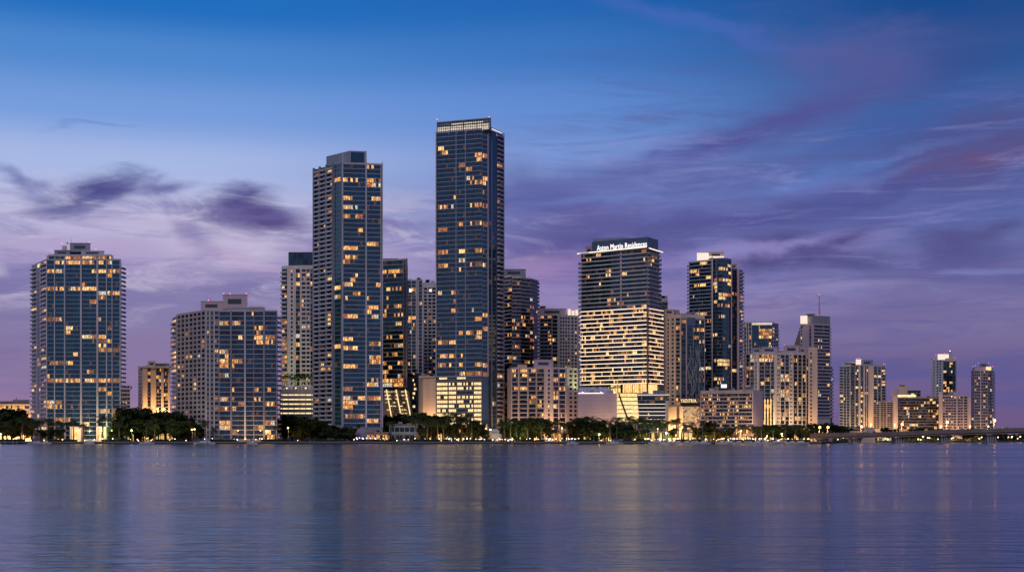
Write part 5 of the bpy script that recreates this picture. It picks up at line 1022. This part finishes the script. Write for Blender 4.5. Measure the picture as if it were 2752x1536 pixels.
# ------------------------------------------------------------------ sky
wd = bpy.data.worlds.new('World'); S.world = wd; wd.use_nodes = True; nt = wd.node_tree; N = nt.nodes; N.clear()
out = N.new('ShaderNodeOutputWorld'); bg = N.new('ShaderNodeBackground'); L(nt, bg.outputs[0], out.inputs[0])
tc = N.new('ShaderNodeTexCoord'); sp = N.new('ShaderNodeSeparateXYZ'); L(nt, tc.outputs['Generated'], sp.inputs[0])
def math_(op, a, b=None, c=None):
    n = N.new('ShaderNodeMath'); n.operation = op
    for i, v in enumerate((a, b, c)):
        if v is None: continue
        if isinstance(v, (int, float)): n.inputs[i].default_value = v
        else: L(nt, v, n.inputs[i])
    return n.outputs[0]
az = math_('ARCTAN2', sp.outputs[0], sp.outputs[1]); el = math_('ARCSINE', sp.outputs[2])
K = 1000.0
U = math_('MULTIPLY', az, K); V = math_('MULTIPLY', el, K)
cb = N.new('ShaderNodeCombineXYZ'); L(nt, U, cb.inputs[0]); L(nt, V, cb.inputs[1])
def ang(px, py):
    d = px-CX; return math.atan2(d, F)*K, math.atan2(HZ-py, math.hypot(F, d))*K
def ramp(stops):
    r = N.new('ShaderNodeValToRGB'); r.color_ramp.interpolation = 'B_SPLINE' if False else 'EASE'
    e = r.color_ramp.elements; t = math_('DIVIDE', V, 1571.0)
    L(nt, t, r.inputs[0]); stops = sorted(stops)
    while len(e) < len(stops): e.new(.5)
    for i, (v, c) in enumerate(stops): e[i].position = max(0, v); e[i].color = lin(c)+(1,)
    return r.outputs[0]
def st(l, px, zen): return [(ang(px, y)[1]/1571.0, c) for y, c in l]+[(.6, zen), (1.0, tuple(v*.8 for v in zen))]
rl = ramp(st([(0, (34, 110, 190)), (140, (80, 136, 206)), (290, (118, 156, 220)), (430, (166, 184, 228)), (560, (186, 188, 222)), (680, (174, 164, 204)), (800, (136, 128, 172)), (950, (136, 120, 162)), (1180, (158, 124, 158))], 300, (10, 80, 170)))
rm = ramp(st([(0, (36, 102, 180)), (140, (62, 118, 192)), (290, (98, 140, 210)), (430, (122, 150, 212)), (560, (114, 126, 188)), (700, (134, 126, 180)), (800, (156, 138, 184)), (950, (130, 116, 158)), (1180, (142, 116, 152))], 1400, (12, 75, 165)))
rrt = ramp(st([(0, (26, 76, 142)), (140, (44, 86, 150)), (290, (56, 98, 164)), (430, (66, 100, 168)), (560, (90, 108, 170)), (700, (108, 108, 162)), (850, (124, 114, 160)), (1000, (110, 95, 142)), (1180, (110, 88, 130))], 2600, (10, 60, 140)))
rb = ramp([(0, (150, 146, 172)), (.06, (146, 150, 186)), (.2, (112, 132, 184)), (.5, (30, 72, 150)), (1, (12, 60, 140))])
def mix(f, a, b):
    n = N.new('ShaderNodeMix'); n.data_type = 'RGBA'
    if isinstance(f, (int, float)): n.inputs[0].default_value = f
    else: L(nt, f, n.inputs[0])
    for s_, v in ((n.inputs[6], a), (n.inputs[7], b)):
        if isinstance(v, tuple): s_.default_value = v
        else: L(nt, v, s_)
    return n.outputs[2]
def mrange(v, a, b, c=0, d=1, t='SMOOTHSTEP'):
    n = N.new('ShaderNodeMapRange'); n.interpolation_type = t; L(nt, v, n.inputs[0])
    for i, x in enumerate((a, b, c, d)): n.inputs[i+1].default_value = x
    return n.outputs[0]
col = mix(mrange(U, ang(500, 0)[0], ang(1600, 0)[0]), rl, rm); col = mix(mrange(U, ang(1400, 0)[0], ang(2550, 0)[0]), col, rrt)
# drifting noise shared by the clouds
def wnoise(scale, det, rough, rot=0, w=0):
    mp = N.new('ShaderNodeMapping'); mp.inputs['Scale'].default_value = scale; mp.inputs['Rotation'].default_value = (0, 0, rot); mp.inputs['Location'].default_value = (w, w*1.7, w*.3)
    n = N.new('ShaderNodeTexNoise'); n.inputs['Scale'].default_value = 1; n.inputs['Detail'].default_value = det; n.inputs['Roughness'].default_value = rough
    n.inputs['Distortion'].default_value = .6
    L(nt, cb.outputs[0], mp.inputs[0]); L(nt, mp.outputs[0], n.inputs[0]); return n
wn = wnoise((.012, .022, 1), 4, .55)
sub = N.new('ShaderNodeVectorMath'); sub.operation = 'SUBTRACT'; L(nt, wn.outputs[1], sub.inputs[0]); sub.inputs[1].default_value = (.5, .5, .5)
sc = N.new('ShaderNodeVectorMath'); sc.operation = 'MULTIPLY'; L(nt, sub.outputs[0], sc.inputs[0]); sc.inputs[1].default_value = (70, 34, 0)
av = N.new('ShaderNodeVectorMath'); av.operation = 'ADD'; L(nt, cb.outputs[0], av.inputs[0]); L(nt, sc.outputs[0], av.inputs[1])
streak = wnoise((.006, .055, 1), 8, .66, rot=-.20, w=3).outputs[0]
streak2 = wnoise((.015, .06, 1), 8, .66, rot=.12, w=9).outputs[0]
def cloud(px, py, sx, sy, a, c, s, k=.9, st_=0, soft=.15):
    global col
    u, v = ang(px, py); q = K/F
    mp = N.new('ShaderNodeMapping'); mp.vector_type = 'TEXTURE'; mp.inputs['Location'].default_value = (u, v, 0); mp.inputs['Rotation'].default_value = (0, 0, math.radians(a)); mp.inputs['Scale'].default_value = (sx*q, sy*q, 1)
    L(nt, av.outputs[0], mp.inputs[0]); ln = N.new('ShaderNodeVectorMath'); ln.operation = 'LENGTH'; L(nt, mp.outputs[0], ln.inputs[0])
    n = streak if st_ == 0 else streak2
    d = math_('MULTIPLY_ADD', n, k, ln.outputs['Value']); d = math_('SUBTRACT', d, .5*k)
    f = mrange(d, 1.0, soft, 0, s)
    col = mix(f, col, lin(c)+(1,))
# broad veils (angles: positive tilts up to the right)
cloud(1750, 640, 900, 230, 5, (112, 108, 172), .45, .6)
cloud(650, 645, 640, 120, -8, (198, 186, 212), .8, 1.1, 1, -.1)
cloud(250, 690, 420, 70, -6, (178, 158, 200), .55, 1.2)
cloud(330, 600, 480, 60, -4, (192, 182, 216), .7, .9, 1, -.2)
cloud(120, 750, 460, 60, -2, (116, 112, 166), .5, .8)
cloud(760, 750, 380, 60, 4, (122, 112, 166), .6, .9)
cloud(900, 660, 260, 60, 12, (116, 106, 168), .5, .9)
cloud(640, 690, 260, 34, -16, (186, 158, 200), .45, 1.3)
cloud(1500, 740, 420, 45, 8, (160, 128, 180), .55, 1.0)
cloud(1450, 540, 260, 130, -14, (88, 92, 154), .8, 1.2)
cloud(1560, 610, 300, 60, 8, (96, 92, 154), .7, 1.5, 1)
cloud(1660, 645, 480, 74, 8, (88, 80, 142), .95, 1.2, 0, 0)
cloud(2020, 570, 640, 76, 9, (78, 78, 142), .95, 1.2, 0, 0)
cloud(1900, 395, 620, 66, 13, (80, 86, 156), .95, 1.6, 0, -.1)
cloud(1700, 460, 420, 36, 12, (112, 122, 190), .5, 1.8, 1)
cloud(2250, 270, 560, 150, 18, (84, 86, 148), .95, .9, 0, -.5)
cloud(2050, 345, 560, 60, 16, (78, 80, 148), .8, 1.2, 0, -.4)
cloud(1850, 55, 460, 40, -14, (70, 104, 185), .65, .9)
cloud(2250, 130, 460, 130, -12, (96, 96, 160), .75, 1.3, 1, -.6)
cloud(2330, 160, 300, 130, 10, (94, 90, 150), .45, 1.4, 1, -.6)
cloud(2620, 120, 300, 140, 25, (50, 76, 140), .6, 1.2, 0, -.4)
cloud(2600, 420, 480, 200, 8, (86, 74, 128), 1.0, 1.0, 0, -.4)
cloud(2640, 430, 340, 110, 8, (116, 80, 110), .8, 1.0, 1, -.9)
cloud(2700, 290, 260, 110, 20, (90, 82, 134), .5, .9, 0, -.6)
cloud(2350, 520, 460, 40, 6, (74, 84, 150), .6, 1.6)
cloud(1950, 470, 520, 40, 10, (86, 92, 160), .6, 1.8)
cloud(2150, 500, 480, 24, 9, (110, 124, 190), .5, 1.8, 1)
cloud(2450, 330, 420, 40, 14, (64, 98, 168), .5, 1.6)
cloud(2300, 600, 520, 46, 6, (98, 100, 164), .6, 1.6)
cloud(2120, 660, 460, 44, 8, (142, 132, 190), .6, .9)
cloud(1900, 690, 300, 34, 8, (138, 128, 185), .5, .9)
cloud(2600, 720, 500, 40, 2, (100, 94, 148), .5, .8)
cloud(2350, 860, 500, 40, 4, (108, 100, 150), .5, .9)
cloud(2150, 800, 420, 26, 5, (150, 134, 178), .5, 1.1)
cloud(1420, 720, 260, 50, 12, (168, 140, 186), .6, .9)
cloud(1800, 500, 500, 30, 10, (118, 140, 205), .45, 1.2)
cloud(2300, 440, 420, 22, 12, (98, 130, 200), .45, 1.3)
# small dark puffs, left
cloud(262, 508, 165, 62, 14, (78, 80, 140), 1.0, 1.2, 1, 0)
cloud(205, 545, 120, 34, 8, (86, 88, 148), .8, 1.3, 1, -.15)
cloud(70, 480, 160, 26, -22, (108, 112, 170), .8, 1.2, 1, -.15)
cloud(430, 500, 120, 34, 8, (96, 98, 158), .85, 1.3, 1, -.15)
cloud(400, 550, 150, 40, 4, (120, 120, 178), .7, 1.3, 1, -.15)
cloud(640, 540, 165, 58, 8, (78, 76, 138), 1.0, 1.2, 1, 0)
cloud(715, 580, 210, 56, -4, (86, 74, 132), 1.0, 1.0, 1, 0)
cloud(555, 580, 140, 46, -6, (96, 92, 150), .85, 1.3, 1, -.15)
cloud(500, 625, 120, 50, -40, (124, 118, 172), .6, 1.4, 1, -.15)
cloud(270, 350, 170, 10, 2, (104, 138, 205), .5, 1.4, 1)
cloud(1060, 600, 130, 40, 0, (104, 100, 160), .6, .9)
# small dark puffs, right
for (a_, b_, c_, d_, e_) in ((2070, 632, 80, 20, 4), (2260, 635, 90, 26, 14), (2150, 700, 160, 28, 2), (2290, 700, 120, 30, -6), (2560, 660, 110, 60, 10), (2680, 610, 90, 30, 4), (2050, 700, 70, 24, 10)):
    cloud(a_, b_, c_*1.4, d_*1.5, e_, (82, 76, 130), .95, 1.3, 1, -.1)
# layered thin cloud over the centre and right, lit edges between
reg = mrange(U, ang(1150, 0)[0], ang(1700, 0)[0])
col = mix(math_('MULTIPLY', math_('MULTIPLY', mrange(streak, .44, .68, 0, .6), reg), mrange(V, 300, 230)), col, lin((84, 90, 148))+(1,))
st3 = wnoise((.009, .075, 1), 9, .68, rot=-.16, w=21).outputs[0]
col = mix(math_('MULTIPLY', math_('MULTIPLY', math_('MULTIPLY', mrange(st3, .50, .72, 0, .5), reg), mrange(V, 60, 120)), mrange(V, 262, 200)), col, lin((138, 142, 202))+(1,))
regl = mrange(V, 205, 150); regl2 = math_('MULTIPLY', regl, mrange(V, 70, 110))
col = mix(math_('MULTIPLY', mrange(st3, .46, .66, 0, .5), math_('MULTIPLY', regl2, math_('SUBTRACT', 1.0, reg))), col, lin((116, 112, 168))+(1,))
col = mix(math_('MULTIPLY', mrange(streak2, .50, .70, 0, .55), math_('MULTIPLY', regl2, math_('SUBTRACT', 1.0, reg))), col, lin((206, 196, 218))+(1,))
# fine streaks all over, then the sky behind the viewer
col = mix(math_('MULTIPLY', mrange(streak, .45, .75), mrange(V, 250, 60, 0, .28)), col, lin((96, 88, 150))+(1,))
col = mix(mrange(math_('ABSOLUTE', az), .75, 1.7), col, rb)
L(nt, col, bg.inputs[0]); bg.inputs[1].default_value = 1.0
wd.cycles.sampling_method = 'MANUAL'; wd.cycles.sample_map_resolution = 512

# afterglow: one weak, very soft sun
sl = bpy.data.lights.new('sun', 'SUN'); sl.energy = 1.35; sl.angle = math.radians(18); sl.color = (1, .83, .80)
so_ = bpy.data.objects.new('sun', sl); COL.objects.link(so_); so_.rotation_euler = (math.radians(52), 0, math.radians(-20))

# ------------------------------------------------------------------ camera and output
cam = bpy.data.cameras.new('camera'); co = bpy.data.objects.new('camera', cam); COL.objects.link(co)
co.location = (0, 0, CZ); co.rotation_euler = (math.radians(90), 0, 0); cam.sensor_width = 36; cam.lens = 36*F/2752; cam.shift_y = (HZ-768)/2752
cam.clip_end = 20000; cam.clip_start = .5; S.camera = co
S.view_settings.view_transform = 'Standard'; S.view_settings.look = 'None'; S.view_settings.exposure = 0; S.view_settings.gamma = 1
S.render.engine = 'CYCLES'; S.cycles.use_denoising = True; S.cycles.max_bounces = 5; S.cycles.diffuse_bounces = 2; S.cycles.glossy_bounces = 3; S.cycles.sample_clamp_indirect = 6
S.cycles.use_light_tree = True; S.cycles.caustics_reflective = False; S.cycles.caustics_refractive = False
